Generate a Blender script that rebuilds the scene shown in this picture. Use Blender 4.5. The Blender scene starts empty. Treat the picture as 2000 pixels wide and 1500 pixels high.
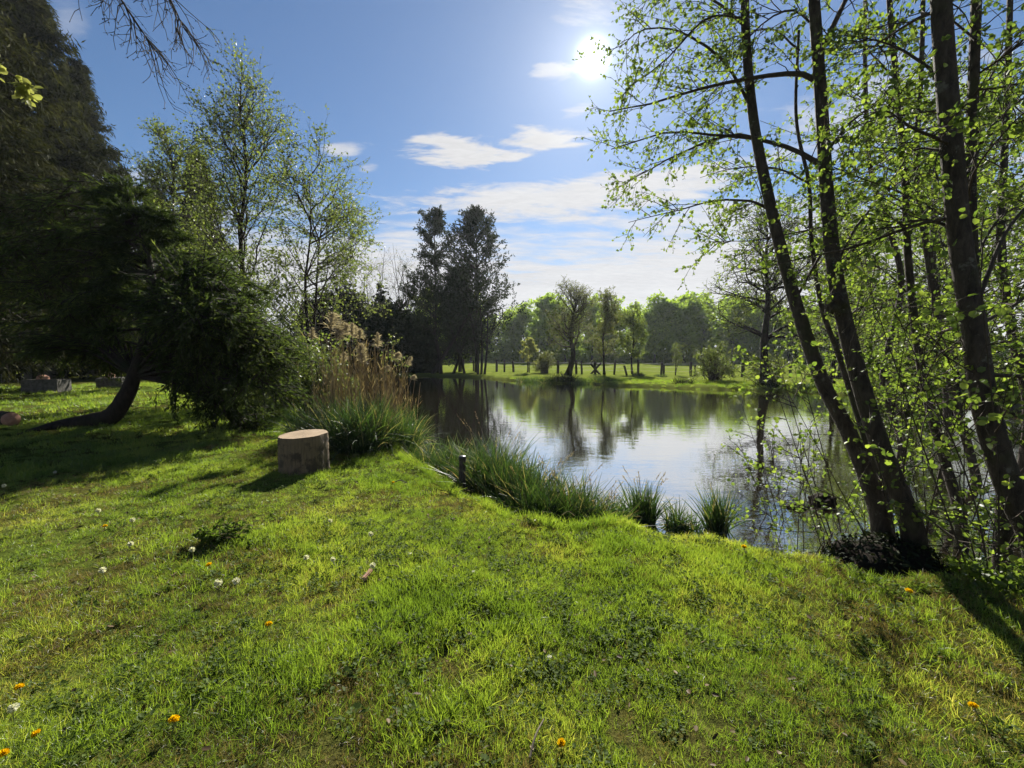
import bpy, math, random
import numpy as np
from mathutils import Vector, Matrix

# ------------------------------------------------------------------ camera, sky, sun, exposure
scene = bpy.context.scene
col = scene.collection
R = math.radians
CAM_H, PITCH, FPX = 1.6, R(4.3), 800.0
cam_data = bpy.data.cameras.new('camera')
cam_data.sensor_width = 36.0
cam_data.lens = FPX / 2000.0 * 36.0
cam_data.clip_start, cam_data.clip_end = 0.05, 3000.0
cam = bpy.data.objects.new('camera', cam_data)
col.objects.link(cam)
cam.location = (0, 0, CAM_H)
cam.rotation_euler = (R(90) - PITCH, 0, 0)
scene.camera = cam

SUN_EL, SUN_AZ = R(33.8), R(10.6)          # azimuth clockwise from +Y
SUN_DIR = Vector((math.sin(SUN_AZ) * math.cos(SUN_EL), math.cos(SUN_AZ) * math.cos(SUN_EL), math.sin(SUN_EL)))
EXPOSURE = 1.35
SKY_STRENGTH = 0.05
scene.view_settings.view_transform = 'Standard'
scene.view_settings.look = 'None'
scene.view_settings.gamma = 1.0
scene.view_settings.use_curve_mapping = False
scene.view_settings.exposure = EXPOSURE

sun_data = bpy.data.lights.new('sun', 'SUN')
sun_data.energy = 5.0
sun_data.angle = R(0.53)
sun_data.color = (1.0, 0.95, 0.86)
sun = bpy.data.objects.new('sun', sun_data)
col.objects.link(sun)
sun.location = (20, 60, 60)
sun.rotation_euler = (-SUN_DIR).to_track_quat('-Z', 'Y').to_euler()


def pix_dir(px, py):
    """direction in the world of a pixel of the 2000 x 1500 photograph"""
    u, v = (px - 1000) / FPX, (750 - py) / FPX
    c, s = math.cos(PITCH), math.sin(PITCH)
    return np.array((u, c + v * s, -s + v * c))


def azel(px, py):
    d = pix_dir(px, py)
    d = d / np.linalg.norm(d)
    return math.degrees(math.atan2(d[0], d[1])), math.degrees(math.asin(d[2]))


def at(px, py, Y):
    """world point seen at a pixel, Y metres in front of the camera"""
    d = pix_dir(px, py)
    return np.array((0, 0, CAM_H)) + d * (Y / d[1])


def on_ground(px, py, z=0.0):
    d = pix_dir(px, py)
    return np.array((0, 0, CAM_H)) + d * ((z - CAM_H) / d[2])


class Nodes:
    def __init__(self, tree):
        self.t = tree

    def new(self, kind, **kw):
        n = self.t.nodes.new(kind)
        for k, v in kw.items():
            setattr(n, k, v)
        return n

    def put(self, sock, v):
        if isinstance(v, bpy.types.NodeSocket):
            self.t.links.new(v, sock)
        elif v is not None:
            sock.default_value = v

    def m(self, op, a, b=None, c=None, clamp=False):
        n = self.new('ShaderNodeMath', operation=op)
        n.use_clamp = clamp
        for i, v in enumerate((a, b, c)):
            self.put(n.inputs[i], v)
        return n.outputs[0]

    def ss(self, x, lo, hi):
        n = self.new('ShaderNodeMapRange', interpolation_type='SMOOTHSTEP')
        self.put(n.inputs[0], x)
        n.inputs[1].default_value, n.inputs[2].default_value = lo, hi
        n.inputs[3].default_value, n.inputs[4].default_value = 0.0, 1.0
        return n.outputs[0]

    def mix(self, f, a, b, blend='MIX'):
        n = self.new('ShaderNodeMix', data_type='RGBA', blend_type=blend)
        self.put(n.inputs[0], f)
        self.put(n.inputs[6], a if isinstance(a, bpy.types.NodeSocket) else (*a, 1.0))
        self.put(n.inputs[7], b if isinstance(b, bpy.types.NodeSocket) else (*b, 1.0))
        return n.outputs[2]

    def noise(self, vec, scale, detail=4.0, rough=0.55, dist=0.0, out=0):
        n = self.new('ShaderNodeTexNoise')
        if vec is not None:
            self.put(n.inputs['Vector'], vec)
        n.inputs['Scale'].default_value = scale
        n.inputs['Detail'].default_value = detail
        n.inputs['Roughness'].default_value = rough
        n.inputs['Distortion'].default_value = dist
        return n.outputs[out]

    def ramp(self, f, stops):
        n = self.new('ShaderNodeValToRGB')
        e = n.color_ramp.elements
        while len(e) < len(stops):
            e.new(0.5)
        for i, (p, c) in enumerate(stops):
            e[i].position = p
            e[i].color = (*c, 1.0)
        self.put(n.inputs[0], f)
        return n.outputs[0]

    def comb(self, x, y, z):
        n = self.new('ShaderNodeCombineXYZ')
        for i, v in enumerate((x, y, z)):
            self.put(n.inputs[i], v)
        return n.outputs[0]

    def sep(self, v):
        n = self.new('ShaderNodeSeparateXYZ')
        self.put(n.inputs[0], v)
        return n.outputs


def build_world():
    w = bpy.data.worlds.new('World')
    scene.world = w
    w.use_nodes = True
    w.node_tree.nodes.clear()
    N = Nodes(w.node_tree)
    sky = N.new('ShaderNodeTexSky', sky_type='NISHITA')
    sky.sun_disc = False
    sky.sun_elevation = SUN_EL
    sky.sun_rotation = SUN_AZ
    sky.altitude = 50
    sky.air_density = 1.0
    sky.dust_density = 0.15
    sky.ozone_density = 3.0
    d = N.new('ShaderNodeTexCoord').outputs['Generated']
    x, y, z = N.sep(d)
    el = N.m('MULTIPLY', N.m('ARCSINE', z), 180 / math.pi)
    az = N.m('MULTIPLY', N.m('ARCTAN2', x, y), 180 / math.pi)
    zz = N.m('ADD', N.m('MAXIMUM', z, 0.0), 0.10)
    flat = N.comb(N.m('DIVIDE', x, zz), N.m('DIVIDE', y, zz), 0.0)
    # clouds lie in long banks running a little off the view direction
    rot = N.new('ShaderNodeMapping')
    N.put(rot.inputs['Vector'], flat)
    rot.inputs['Rotation'].default_value = (0, 0, R(-12))
    rot.inputs['Scale'].default_value = (0.55, 1.35, 1.0)
    p = rot.outputs[0]
    big = N.noise(p, 1.6, 8.0, 0.60, 0.6)
    fine = N.noise(p, 6.0, 7.0, 0.62, 0.4)
    ripple = N.noise(p, 17.0, 4.0, 0.55, 1.2)
    nb = N.m('SUBTRACT', big, 0.5)
    nf = N.m('SUBTRACT', fine, 0.5)
    wob = N.m('ADD', N.m('MULTIPLY', nb, 1.5), N.m('MULTIPLY', nf, 1.9))

    def bank(px0, py0, px1, py1, thick, k=1.5, gain=1.0, soft=0.95, body=0.75):
        """one cloud bank stretched between two directions"""
        a0, e0 = azel(px0, py0)
        a1, e1 = azel(px1, py1)
        ac, ec = (a0 + a1) / 2, (e0 + e1) / 2
        sl = (e1 - e0) / (a1 - a0)
        da = N.m('SUBTRACT', az, ac)
        u = N.m('DIVIDE', da, abs(a1 - a0) / 2)
        v = N.m('DIVIDE', N.m('SUBTRACT', N.m('SUBTRACT', el, ec), N.m('MULTIPLY', da, sl)), thick)
        r = N.m('ADD', N.m('MULTIPLY', u, u), N.m('MULTIPLY', v, v))
        f = N.m('ADD', N.m('SUBTRACT', body, r), N.m('MULTIPLY', wob, k))
        return N.m('MULTIPLY', N.ss(f, 0.0, soft), gain)

    # low bright deck towards the horizon
    deck = N.ss(N.m('ADD', N.m('DIVIDE', N.m('SUBTRACT', 18.8, el), 4.5), N.m('MULTIPLY', wob, 1.7)), 0.0, 1.7)
    parts = [N.m('MULTIPLY', deck, 0.97),
             bank(725, 283, 1135, 276, 2.3, 2.3, 1.0, 0.8, 0.95),
             bank(735, 394, 1540, 322, 2.9, 1.7, 0.98, 1.0, 1.15),
             bank(1000, 440, 1700, 405, 2.0, 1.3, 0.75),
             bank(1025, 152, 1140, 140, 1.5, 2.4, 0.75),
             bank(1085, 225, 1170, 205, 1.2, 2.2, 0.6),
             bank(1060, 5, 1330, -15, 2.6, 2.4, 0.6),
             bank(610, 290, 730, 290, 0.9, 1.5, 0.75),
             bank(690, 335, 750, 325, 0.8, 1.5, 0.6),
             bank(1150, 440, 2200, 400, 4.5, 1.6, 0.85, 1.2, 1.1),
             bank(60, 60, 200, -20, 3.0, 1.5, 0.35, 1.2),
             bank(1500, 250, 2100, 150, 5.0, 1.8, 0.6, 1.0)]
    # scattered thin cloud everywhere else in the sky
    parts.append(N.m('MULTIPLY', N.ss(N.m('ADD', big, N.m('MULTIPLY', nf, 0.5)), 0.60, 0.85), 0.35))
    cover = parts[0]
    for q in parts[1:]:
        cover = N.m('MAXIMUM', cover, q)
    # shading of the cloud: ripples and greyer undersides
    tone = N.m('ADD', 0.86, N.m('ADD', N.m('MULTIPLY', N.m('SUBTRACT', ripple, 0.5), 0.22), N.m('MULTIPLY', nb, 0.30)))
    cs = 0.84 / (2 ** EXPOSURE) / SKY_STRENGTH
    cc = N.comb(N.m('MULTIPLY', tone, cs), N.m('MULTIPLY', tone, cs), N.m('MULTIPLY', tone, cs * 1.02))
    # nearer the horizon the blue is paler; the air round the sun glows
    sn = N.new('ShaderNodeVectorMath', operation='DOT_PRODUCT')
    N.put(sn.inputs[0], d)
    sn.inputs[1].default_value = SUN_DIR
    ang = N.m('MULTIPLY', N.m('ARCCOSINE', N.m('MINIMUM', sn.outputs['Value'], 1.0)), 180 / math.pi)
    base = N.mix(1.0, sky.outputs[0], (0.62, 0.715, 0.80), 'MULTIPLY')
    colr = N.mix(cover, base, cc)
    k = 1.0 / (2 ** EXPOSURE) / SKY_STRENGTH
    g1 = N.m('MULTIPLY', N.m('EXPONENT', N.m('MULTIPLY', ang, -1 / 3.2)), 0.55 * k)
    g2 = N.m('MULTIPLY', N.m('EXPONENT', N.m('MULTIPLY', ang, -1 / 12.0)), 0.13 * k)
    core = N.m('DIVIDE', ang, 1.2)
    disc = N.m('MULTIPLY', N.m('EXPONENT', N.m('MULTIPLY', N.m('MULTIPLY', core, core), -1.0)), 2.6 * k)
    glow = N.m('ADD', N.m('ADD', g1, g2), disc)
    colr = N.mix(1.0, colr, N.comb(glow, glow, N.m('MULTIPLY', glow, 0.97)), 'ADD')
    bg = N.new('ShaderNodeBackground')
    N.put(bg.inputs[0], colr)
    bg.inputs[1].default_value = SKY_STRENGTH
    out = N.new('ShaderNodeOutputWorld')
    w.node_tree.links.new(bg.outputs[0], out.inputs[0])


build_world()


# ------------------------------------------------------------------ materials
def material(name):
    m = bpy.data.materials.new(name)
    m.use_nodes = True
    m.node_tree.nodes.clear()
    N = Nodes(m.node_tree)
    out = N.new('ShaderNodeOutputMaterial')
    return m, N, out


def leaf_material(name, stops, trans=0.5, tint=1.6, gloss=0.06, attr='rnd', patch=None, rough=0.45):
    """thin leaf: reflects, lets light through and shines a little; colours vary leaf by leaf"""
    m, N, out = material(name)
    a = N.new('ShaderNodeAttribute')
    a.attribute_name = attr
    f = a.outputs['Fac']
    if patch:
        g = N.new('ShaderNodeNewGeometry')
        n = N.noise(g.outputs['Position'], patch[0], 3.0, 0.6)
        f = N.m('ADD', N.m('MULTIPLY', f, 1 - patch[1]), N.m('MULTIPLY', N.ss(n, 0.3, 0.7), patch[1]))
    c = N.ramp(f, stops)
    d = N.new('ShaderNodeBsdfDiffuse')
    N.put(d.inputs[0], c)
    t = N.new('ShaderNodeBsdfTranslucent')
    N.put(t.inputs[0], N.mix(1.0, c, (tint, tint * 1.0, tint * 0.55), 'MULTIPLY'))
    mx = N.new('ShaderNodeMixShader')
    mx.inputs[0].default_value = trans
    N.put(mx.inputs[1], d.outputs[0])
    N.put(mx.inputs[2], t.outputs[0])
    gl = N.new('ShaderNodeBsdfGlossy')
    gl.inputs['Roughness'].default_value = rough
    mg = N.new('ShaderNodeMixShader')
    mg.inputs[0].default_value = gloss
    N.put(mg.inputs[1], mx.outputs[0])
    N.put(mg.inputs[2], gl.outputs[0])
    N.put(out.inputs[0], mg.outputs[0])
    return m


def bark_material(name, dark, light, scale=18.0, moss=None, bump=0.5):
    m, N, out = material(name)
    co = N.new('ShaderNodeTexCoord').outputs['Object']
    mp = N.new('ShaderNodeMapping')
    N.put(mp.inputs['Vector'], co)
    mp.inputs['Scale'].default_value = (1, 1, 0.3)
    n = N.noise(mp.outputs[0], scale, 6.0, 0.65, 0.3)
    c = N.ramp(n, [(0.3, dark), (0.7, light)])
    if moss:
        n2 = N.noise(co, 2.5, 4.0, 0.6)
        c = N.mix(N.m('MULTIPLY', N.ss(n2, 0.5, 0.68), 0.7), c, moss)
    p = N.new('ShaderNodeBsdfPrincipled')
    N.put(p.inputs['Base Color'], c)
    p.inputs['Roughness'].default_value = 0.85
    p.inputs['Specular IOR Level'].default_value = 0.15
    if bump > 0.8:
        li = N.noise(co, 7.0, 5.0, 0.7)
        c = N.mix(N.m('MULTIPLY', N.ss(li, 0.60, 0.68), 0.55), c, (0.17, 0.17, 0.13))
        N.put(p.inputs['Base Color'], c)
        n4 = N.noise(mp.outputs[0], 55.0, 4.0, 0.7)
        n = N.m('ADD', n, N.m('MULTIPLY', n4, 0.5))
    b = N.new('ShaderNodeBump')
    b.inputs['Strength'].default_value = bump
    b.inputs['Distance'].default_value = 0.03
    N.put(b.inputs['Height'], n)
    N.put(p.inputs['Normal'], b.outputs[0])
    N.put(out.inputs[0], p.outputs[0])
    return m


def plain_material(name, c0, c1, scale=30.0, rough=0.8, bump=0.2):
    m, N, out = material(name)
    co = N.new('ShaderNodeTexCoord').outputs['Object']
    n = N.noise(co, scale, 5.0, 0.6)
    p = N.new('ShaderNodeBsdfPrincipled')
    N.put(p.inputs['Base Color'], N.ramp(n, [(0.3, c0), (0.7, c1)]))
    p.inputs['Roughness'].default_value = rough
    p.inputs['Specular IOR Level'].default_value = 0.5 if rough < 0.7 else 0.1
    b = N.new('ShaderNodeBump')
    b.inputs['Strength'].default_value = bump
    b.inputs['Distance'].default_value = 0.01
    N.put(b.inputs['Height'], n)
    N.put(p.inputs['Normal'], b.outputs[0])
    N.put(out.inputs[0], p.outputs[0])
    return m


MAT = {}
MAT['bark_alder'] = bark_material('alder_bark', (0.022, 0.018, 0.014), (0.085, 0.068, 0.05), 22, (0.05, 0.055, 0.022), 0.9)
MAT['bark_dark'] = bark_material('dark_bark', (0.010, 0.008, 0.006), (0.038, 0.030, 0.022), 14, (0.02, 0.026, 0.010), 0.7)
MAT['bark_grey'] = bark_material('grey_bark', (0.06, 0.055, 0.045), (0.16, 0.15, 0.125), 12, None, 0.4)
MAT['twig'] = bark_material('twig_bark', (0.035, 0.028, 0.02), (0.07, 0.056, 0.04), 30, None, 0.1)
MAT['twig_pale'] = bark_material('pale_twig_bark', (0.07, 0.06, 0.045), (0.13, 0.11, 0.08), 30, None, 0.1)
G_ALDER = [(0.0, (0.030, 0.052, 0.012)), (0.5, (0.066, 0.10, 0.018)), (1.0, (0.13, 0.165, 0.032))]
MAT['leaf_alder'] = leaf_material('alder_leaf', G_ALDER, 0.55, 2.5, 0.035)
MAT['leaf_spring'] = leaf_material('spring_leaf', [(0.0, (0.045, 0.070, 0.018)), (1.0, (0.12, 0.145, 0.035))], 0.52, 2.1, 0.05)
MAT['leaf_wood'] = leaf_material('woodland_leaf', [(0.0, (0.09, 0.14, 0.022)), (1.0, (0.20, 0.27, 0.045))], 0.55, 2.3, 0.005)
MAT['leaf_willow'] = leaf_material('willow_leaf', [(0.0, (0.06, 0.075, 0.025)), (1.0, (0.13, 0.14, 0.05))], 0.5, 1.7, 0.05)
MAT['needle_spruce'] = leaf_material('spruce_needles', [(0.0, (0.012, 0.015, 0.008)), (0.55, (0.030, 0.034, 0.014)), (1.0, (0.080, 0.080, 0.034))], 0.22, 1.3, 0.006, rough=0.6)
MAT['needle_cypress'] = leaf_material('cypress_needles', [(0.0, (0.016, 0.024, 0.012)), (1.0, (0.040, 0.052, 0.024))], 0.2, 1.2, 0.006, rough=0.6)
MAT['needle_lean'] = leaf_material('leaning_conifer_needles', [(0.0, (0.012, 0.021, 0.008)), (0.6, (0.030, 0.045, 0.014)), (1.0, (0.085, 0.108, 0.028))], 0.45, 2.0, 0.008, rough=0.6)
MAT['leaf_dark'] = leaf_material('dark_evergreen_leaf', [(0.0, (0.010, 0.015, 0.007)), (1.0, (0.030, 0.038, 0.015))], 0.15, 1.2, 0.012, rough=0.6)
MAT['sedge'] = leaf_material('sedge_blade', [(0.0, (0.012, 0.028, 0.007)), (0.6, (0.028, 0.058, 0.012)), (0.86, (0.06, 0.095, 0.02)), (1.0, (0.22, 0.18, 0.09))], 0.38, 1.9, 0.06)
MAT['reed'] = leaf_material('dry_reed', [(0.0, (0.12, 0.09, 0.05)), (0.6, (0.30, 0.23, 0.13)), (1.0, (0.44, 0.36, 0.23))], 0.35, 1.2, 0.04)
MAT['plume'] = leaf_material('reed_plume', [(0.0, (0.20, 0.165, 0.145)), (1.0, (0.44, 0.38, 0.33))], 0.45, 1.2, 0.0)
MAT['grass_green'] = leaf_material('lawn_blade', [(0.0, (0.042, 0.072, 0.009)), (0.35, (0.082, 0.130, 0.015)), (0.7, (0.140, 0.186, 0.024)), (1.0, (0.235, 0.215, 0.055))], 0.55, 2.5, 0.05, 'rnd', (0.9, 0.55))
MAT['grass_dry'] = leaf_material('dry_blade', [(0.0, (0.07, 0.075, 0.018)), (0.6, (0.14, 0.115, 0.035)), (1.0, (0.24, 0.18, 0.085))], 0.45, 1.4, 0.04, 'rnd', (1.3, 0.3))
MAT['clover'] = leaf_material('clover_leaf', [(0.0, (0.035, 0.060, 0.012)), (1.0, (0.085, 0.125, 0.022))], 0.5, 2.0, 0.01, 'rnd', None, 0.6)
MAT['wood_post'] = bark_material('weathered_post', (0.03, 0.025, 0.02), (0.10, 0.085, 0.07), 25, None, 0.4)
MAT['wire'] = plain_material('fence_wire', (0.12, 0.12, 0.11), (0.2, 0.19, 0.18), 10, 0.6)
MAT['stone'] = plain_material('grey_stone', (0.06, 0.058, 0.05), (0.15, 0.145, 0.13), 9, 0.9, 0.6)
MAT['red_stone'] = plain_material('reddish_stone', (0.30, 0.16, 0.11), (0.46, 0.28, 0.2), 9, 0.8, 0.3)
MAT['yellow'] = leaf_material('dandelion_yellow', [(0.0, (0.72, 0.44, 0.005)), (1.0, (0.85, 0.62, 0.01))], 0.3, 1.0, 0.0)
MAT['fluff'] = leaf_material('seed_fluff', [(0.0, (0.5, 0.5, 0.46)), (1.0, (0.75, 0.75, 0.7))], 0.5, 1.0, 0.0)
MAT['stem_green'] = plain_material('flower_stem', (0.10, 0.13, 0.03), (0.16, 0.17, 0.05), 30, 0.6, 0)
MAT['white'] = leaf_material('daisy_white', [(0.0, (0.7, 0.7, 0.68)), (1.0, (0.8, 0.8, 0.78))], 0.3, 1.0, 0.0)
MAT['pale_leaf'] = leaf_material('pale_fresh_leaf', [(0.0, (0.20, 0.22, 0.07)), (1.0, (0.32, 0.33, 0.13))], 0.5, 1.3, 0.03)
MAT['black_cap'] = plain_material('black_cap', (0.012, 0.012, 0.014), (0.03, 0.03, 0.034), 20, 0.35, 0.05)
MAT['soil'] = plain_material('dark_soil', (0.010, 0.008, 0.006), (0.03, 0.023, 0.016), 14, 0.95, 0.8)


def cut_wood_material():
    m, N, out = material('sawn_wood')
    co = N.new('ShaderNodeTexCoord').outputs['Object']
    x, y, z = N.sep(co)
    wob = N.noise(co, 5.0, 3.0, 0.5)
    r = N.m('ADD', N.m('POWER', N.m('ADD', N.m('MULTIPLY', x, x), N.m('MULTIPLY', y, y)), 0.5), N.m('MULTIPLY', wob, 0.035))
    ring = N.m('ADD', N.m('MULTIPLY', N.m('SINE', N.m('MULTIPLY', r, 420.0)), 0.5), 0.5)
    saw = N.noise(co, 60, 5, 0.7)
    c = N.ramp(N.m('ADD', N.m('MULTIPLY', ring, 0.35), N.m('MULTIPLY', saw, 0.6)), [(0.15, (0.16, 0.10, 0.05)), (0.6, (0.29, 0.205, 0.11)), (1.0, (0.38, 0.285, 0.165))])
    an = N.m('ARCTAN2', y, x)
    cn = N.noise(N.comb(N.m('MULTIPLY', N.m('COSINE', an), 3.0), N.m('MULTIPLY', N.m('SINE', an), 3.0), N.m('MULTIPLY', r, 1.5)), 1.6, 3.0, 0.6)
    crack = N.m('SUBTRACT', 1.0, N.ss(N.m('ABSOLUTE', N.m('SUBTRACT', cn, 0.5)), 0.004, 0.016))
    c = N.mix(N.m('MULTIPLY', crack, 0.75), c, (0.06, 0.04, 0.025))
    stain = N.noise(co, 9.0, 4, 0.65)
    c = N.mix(N.m('MULTIPLY', N.ss(stain, 0.52, 0.7), 0.45), c, (0.13, 0.10, 0.065))
    p = N.new('ShaderNodeBsdfPrincipled')
    N.put(p.inputs['Base Color'], c)
    p.inputs['Roughness'].default_value = 0.8
    b = N.new('ShaderNodeBump')
    b.inputs['Strength'].default_value = 0.4
    b.inputs['Distance'].default_value = 0.004
    N.put(b.inputs['Height'], saw)
    N.put(p.inputs['Normal'], b.outputs[0])
    N.put(out.inputs[0], p.outputs[0])
    return m


def stump_side_material():
    m, N, out = material('stump_side')
    co = N.new('ShaderNodeTexCoord').outputs['Object']
    mp = N.new('ShaderNodeMapping')
    N.put(mp.inputs['Vector'], co)
    mp.inputs['Scale'].default_value = (1, 1, 0.12)
    grain = N.noise(mp.outputs[0], 40, 6, 0.65)
    blot = N.noise(co, 6.0, 4, 0.6)
    c = N.ramp(grain, [(0.3, (0.08, 0.056, 0.030)), (0.7, (0.19, 0.137, 0.075))])
    c = N.mix(N.m('MULTIPLY', N.ss(blot, 0.48, 0.62), 0.75), c, (0.025, 0.018, 0.012))
    p = N.new('ShaderNodeBsdfPrincipled')
    N.put(p.inputs['Base Color'], c)
    p.inputs['Roughness'].default_value = 0.8
    b = N.new('ShaderNodeBump')
    b.inputs['Strength'].default_value = 0.9
    b.inputs['Distance'].default_value = 0.012
    N.put(b.inputs['Height'], grain)
    N.put(p.inputs['Normal'], b.outputs[0])
    N.put(out.inputs[0], p.outputs[0])
    return m


MAT['sawn'] = cut_wood_material()
MAT['stump_side'] = stump_side_material()


# ------------------------------------------------------------------ mesh helpers
def mesh_np(name, verts, faces, mat, rnd=None, smooth=False):
    """verts (V,3); faces: list of int arrays (F,k); rnd: list of per-face floats matching faces"""
    me = bpy.data.meshes.new(name)
    verts = np.asarray(verts, dtype=np.float32)
    faces = [np.asarray(f, dtype=np.int32) for f in faces if len(f)]
    me.vertices.add(len(verts))
    me.vertices.foreach_set('co', verts.ravel())
    nl = sum(f.size for f in faces)
    npoly = sum(len(f) for f in faces)
    me.loops.add(nl)
    me.polygons.add(npoly)
    me.loops.foreach_set('vertex_index', np.concatenate([f.ravel() for f in faces]))
    tot = np.concatenate([np.full(len(f), f.shape[1], np.int32) for f in faces])
    st = np.concatenate(([0], np.cumsum(tot)[:-1])).astype(np.int32)
    me.polygons.foreach_set('loop_start', st)
    me.polygons.foreach_set('loop_total', tot)
    if smooth:
        me.polygons.foreach_set('use_smooth', np.ones(npoly, dtype=bool))
    if rnd is not None:
        a = me.attributes.new('rnd', 'FLOAT', 'FACE')
        a.data.foreach_set('value', np.concatenate([np.asarray(r, np.float32) for r in rnd]))
    me.materials.append(mat)
    me.update(calc_edges=True)
    return me


def unit(v):
    return v / np.maximum(np.linalg.norm(v, axis=-1, keepdims=True), 1e-9)


def smooth_line(pts, n):
    """Catmull-Rom through control points, n samples"""
    p = np.asarray(pts, float)
    if len(p) == 2:
        return p[0] + (p[1] - p[0]) * np.linspace(0, 1, n)[:, None]
    q = np.vstack((2 * p[0] - p[1], p, 2 * p[-1] - p[-2]))
    t = np.linspace(0, len(p) - 1 - 1e-6, n)
    i = t.astype(int)
    u = (t - i)[:, None]
    a, b, c, d = q[i], q[i + 1], q[i + 2], q[i + 3]
    return 0.5 * ((2 * b) + (-a + c) * u + (2 * a - 5 * b + 4 * c - d) * u ** 2 + (-a + 3 * b - 3 * c + d) * u ** 3)


class Tubes:
    """polylines with radii, joined in one mesh"""
    def __init__(self):
        self.v, self.f, self.n = [], [], 0

    def add(self, P, rad, k=4, wob=0.0, rng=None):
        """P (M,N,3), rad (M,N)"""
        P = np.asarray(P, float)
        if P.ndim == 2:
            P = P[None]
        rad = np.broadcast_to(np.asarray(rad, float), P.shape[:2])
        M, N, _ = P.shape
        T = np.empty_like(P)
        T[:, 1:-1] = P[:, 2:] - P[:, :-2]
        T[:, 0] = P[:, 1] - P[:, 0]
        T[:, -1] = P[:, -1] - P[:, -2]
        T = unit(T)
        mean = unit(P[:, -1] - P[:, 0])
        ref = np.where(np.abs(mean[:, 2:3]) > 0.75, np.array((1.0, 0.13, 0.0)), np.array((0.05, 0.1, 1.0)))[:, None, :]
        n1 = unit(np.cross(T, np.broadcast_to(ref, T.shape)))
        n2 = np.cross(T, n1)
        a = np.linspace(0, 2 * np.pi, k, endpoint=False)
        rr = np.broadcast_to(rad[:, :, None], (M, N, k)).copy()
        if wob and rng is not None:
            for fr, am in ((2, 1.0), (3, 0.7), (5, 0.5)):
                ph = rng.uniform(0, 6.28, (M, 1, 1)) + np.cumsum(rng.normal(0, 0.25, (M, N, 1)), axis=1)
                rr = rr * (1 + wob * am * np.sin(fr * a + ph))
            rr = rr * (1 + wob * 0.5 * rng.normal(0, 1, (M, N, k)))
        V = P[:, :, None, :] + rr[..., None] * (np.cos(a)[:, None] * n1[:, :, None, :] + np.sin(a)[:, None] * n2[:, :, None, :])
        idx = self.n + np.arange(M * N * k).reshape(M, N, k)
        i0 = idx[:, :-1, :]
        i1 = idx[:, 1:, :]
        F = np.stack((i0, np.roll(i0, -1, 2), np.roll(i1, -1, 2), i1), -1).reshape(-1, 4)
        self.v.append(V.reshape(-1, 3))
        self.f.append(F)
        if k > 3:
            pass
        self.n += M * N * k

    def caps(self, P, k):
        pass

    def mesh(self, name, mat, origin=(0, 0, 0), rnd=None):
        V = np.vstack(self.v) - np.asarray(origin)
        F = np.vstack(self.f)
        return mesh_np(name, V, [F], mat, None if rnd is None else [rnd], smooth=True)


class Leaves:
    def __init__(self, rng):
        self.p, self.a, self.n, self.l, self.w, self.r = [], [], [], [], [], []
        self.rng = rng

    def add(self, p, a, n, l, w, r=None):
        self.p.append(p)
        self.a.append(unit(a))
        self.n.append(n)
        self.l.append(l)
        self.w.append(w)
        self.r.append(self.rng.uniform(0, 1, len(p)) if r is None else r)

    def on(self, P, per, L, W, out=0.8, up=0.5, droop=0.0, t0=0.15, spread=0.0, bias=None):
        """per leaves on each polyline of P (M,N,3)"""
        rng = self.rng
        M, N, _ = P.shape
        t = rng.uniform(t0, 1.0, (M, per)) * (N - 1)
        i = np.minimum(t.astype(int), N - 2)
        u = (t - i)[..., None]
        m = np.arange(M)[:, None]
        p = P[m, i] * (1 - u) + P[m, i + 1] * u
        T = unit(P[m, i + 1] - P[m, i])
        p = p.reshape(-1, 3)
        T = T.reshape(-1, 3)
        n_ = len(p)
        a = unit(T * (1 - out) + unit(rng.normal(0, 1, (n_, 3))) * out)
        a[:, 2] -= droop
        if spread:
            p = p + rng.normal(0, spread, (n_, 3))
        nr = unit(rng.normal(0, 1, (n_, 3)) * (1 - up) + np.array((0, 0, 1.0)) * up)
        l = rng.uniform(L * 0.6, L * 1.25, n_)
        w = l * (W / L)
        r = np.clip(rng.beta(2, 2, n_), 0, 1)
        if bias is not None:
            r = np.clip(r * 0.6 + 0.4 * np.repeat(bias, per), 0, 1)
        self.add(p, a, nr, l, w, r)

    def mesh(self, name, mat, shape='quad', origin=(0, 0, 0)):
        p = np.vstack(self.p) - np.asarray(origin)
        a = unit(np.vstack(self.a))
        n = np.vstack(self.n)
        l = np.concatenate(self.l)[:, None]
        w = np.concatenate(self.w)[:, None]
        r = np.concatenate(self.r)
        s = unit(np.cross(a, n))
        nn = np.cross(s, a)
        K = len(p)
        if shape == 'quad':
            V = np.stack((p, p + a * l * 0.5 + s * w * 0.5, p + a * l, p + a * l * 0.5 - s * w * 0.5), 1)
            idx = np.arange(K * 4).reshape(K, 4)
            return mesh_np(name, V.reshape(-1, 3), [idx], mat, [r])
        if shape == 'spray':          # three-pointed flat sprig
            V = np.stack((p, p + a * l * 0.35 + s * w * 0.5, p + a * l * 0.62 + s * w * 0.22, p + a * l,
                          p + a * l * 0.62 - s * w * 0.22, p + a * l * 0.35 - s * w * 0.5), 1)
            idx = np.arange(K * 6).reshape(K, 6)
            return mesh_np(name, V.reshape(-1, 3), [idx], mat, [r])
        # rounded leaf folded along its midrib
        cup = nn * w * 0.16
        V = np.stack((p, p + a * l * 0.28 + s * w * 0.46 + cup, p + a * l * 0.72 + s * w * 0.44 + cup, p + a * l,
                      p + a * l * 0.72 - s * w * 0.44 + cup, p + a * l * 0.28 - s * w * 0.46 + cup), 1)
        b = (np.arange(K) * 6)[:, None]
        f = np.vstack((b + np.array((0, 1, 2, 3)), b + np.array((0, 3, 4, 5))))
        return mesh_np(name, V.reshape(-1, 3), [f], mat, [np.concatenate((r, r))])


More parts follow.
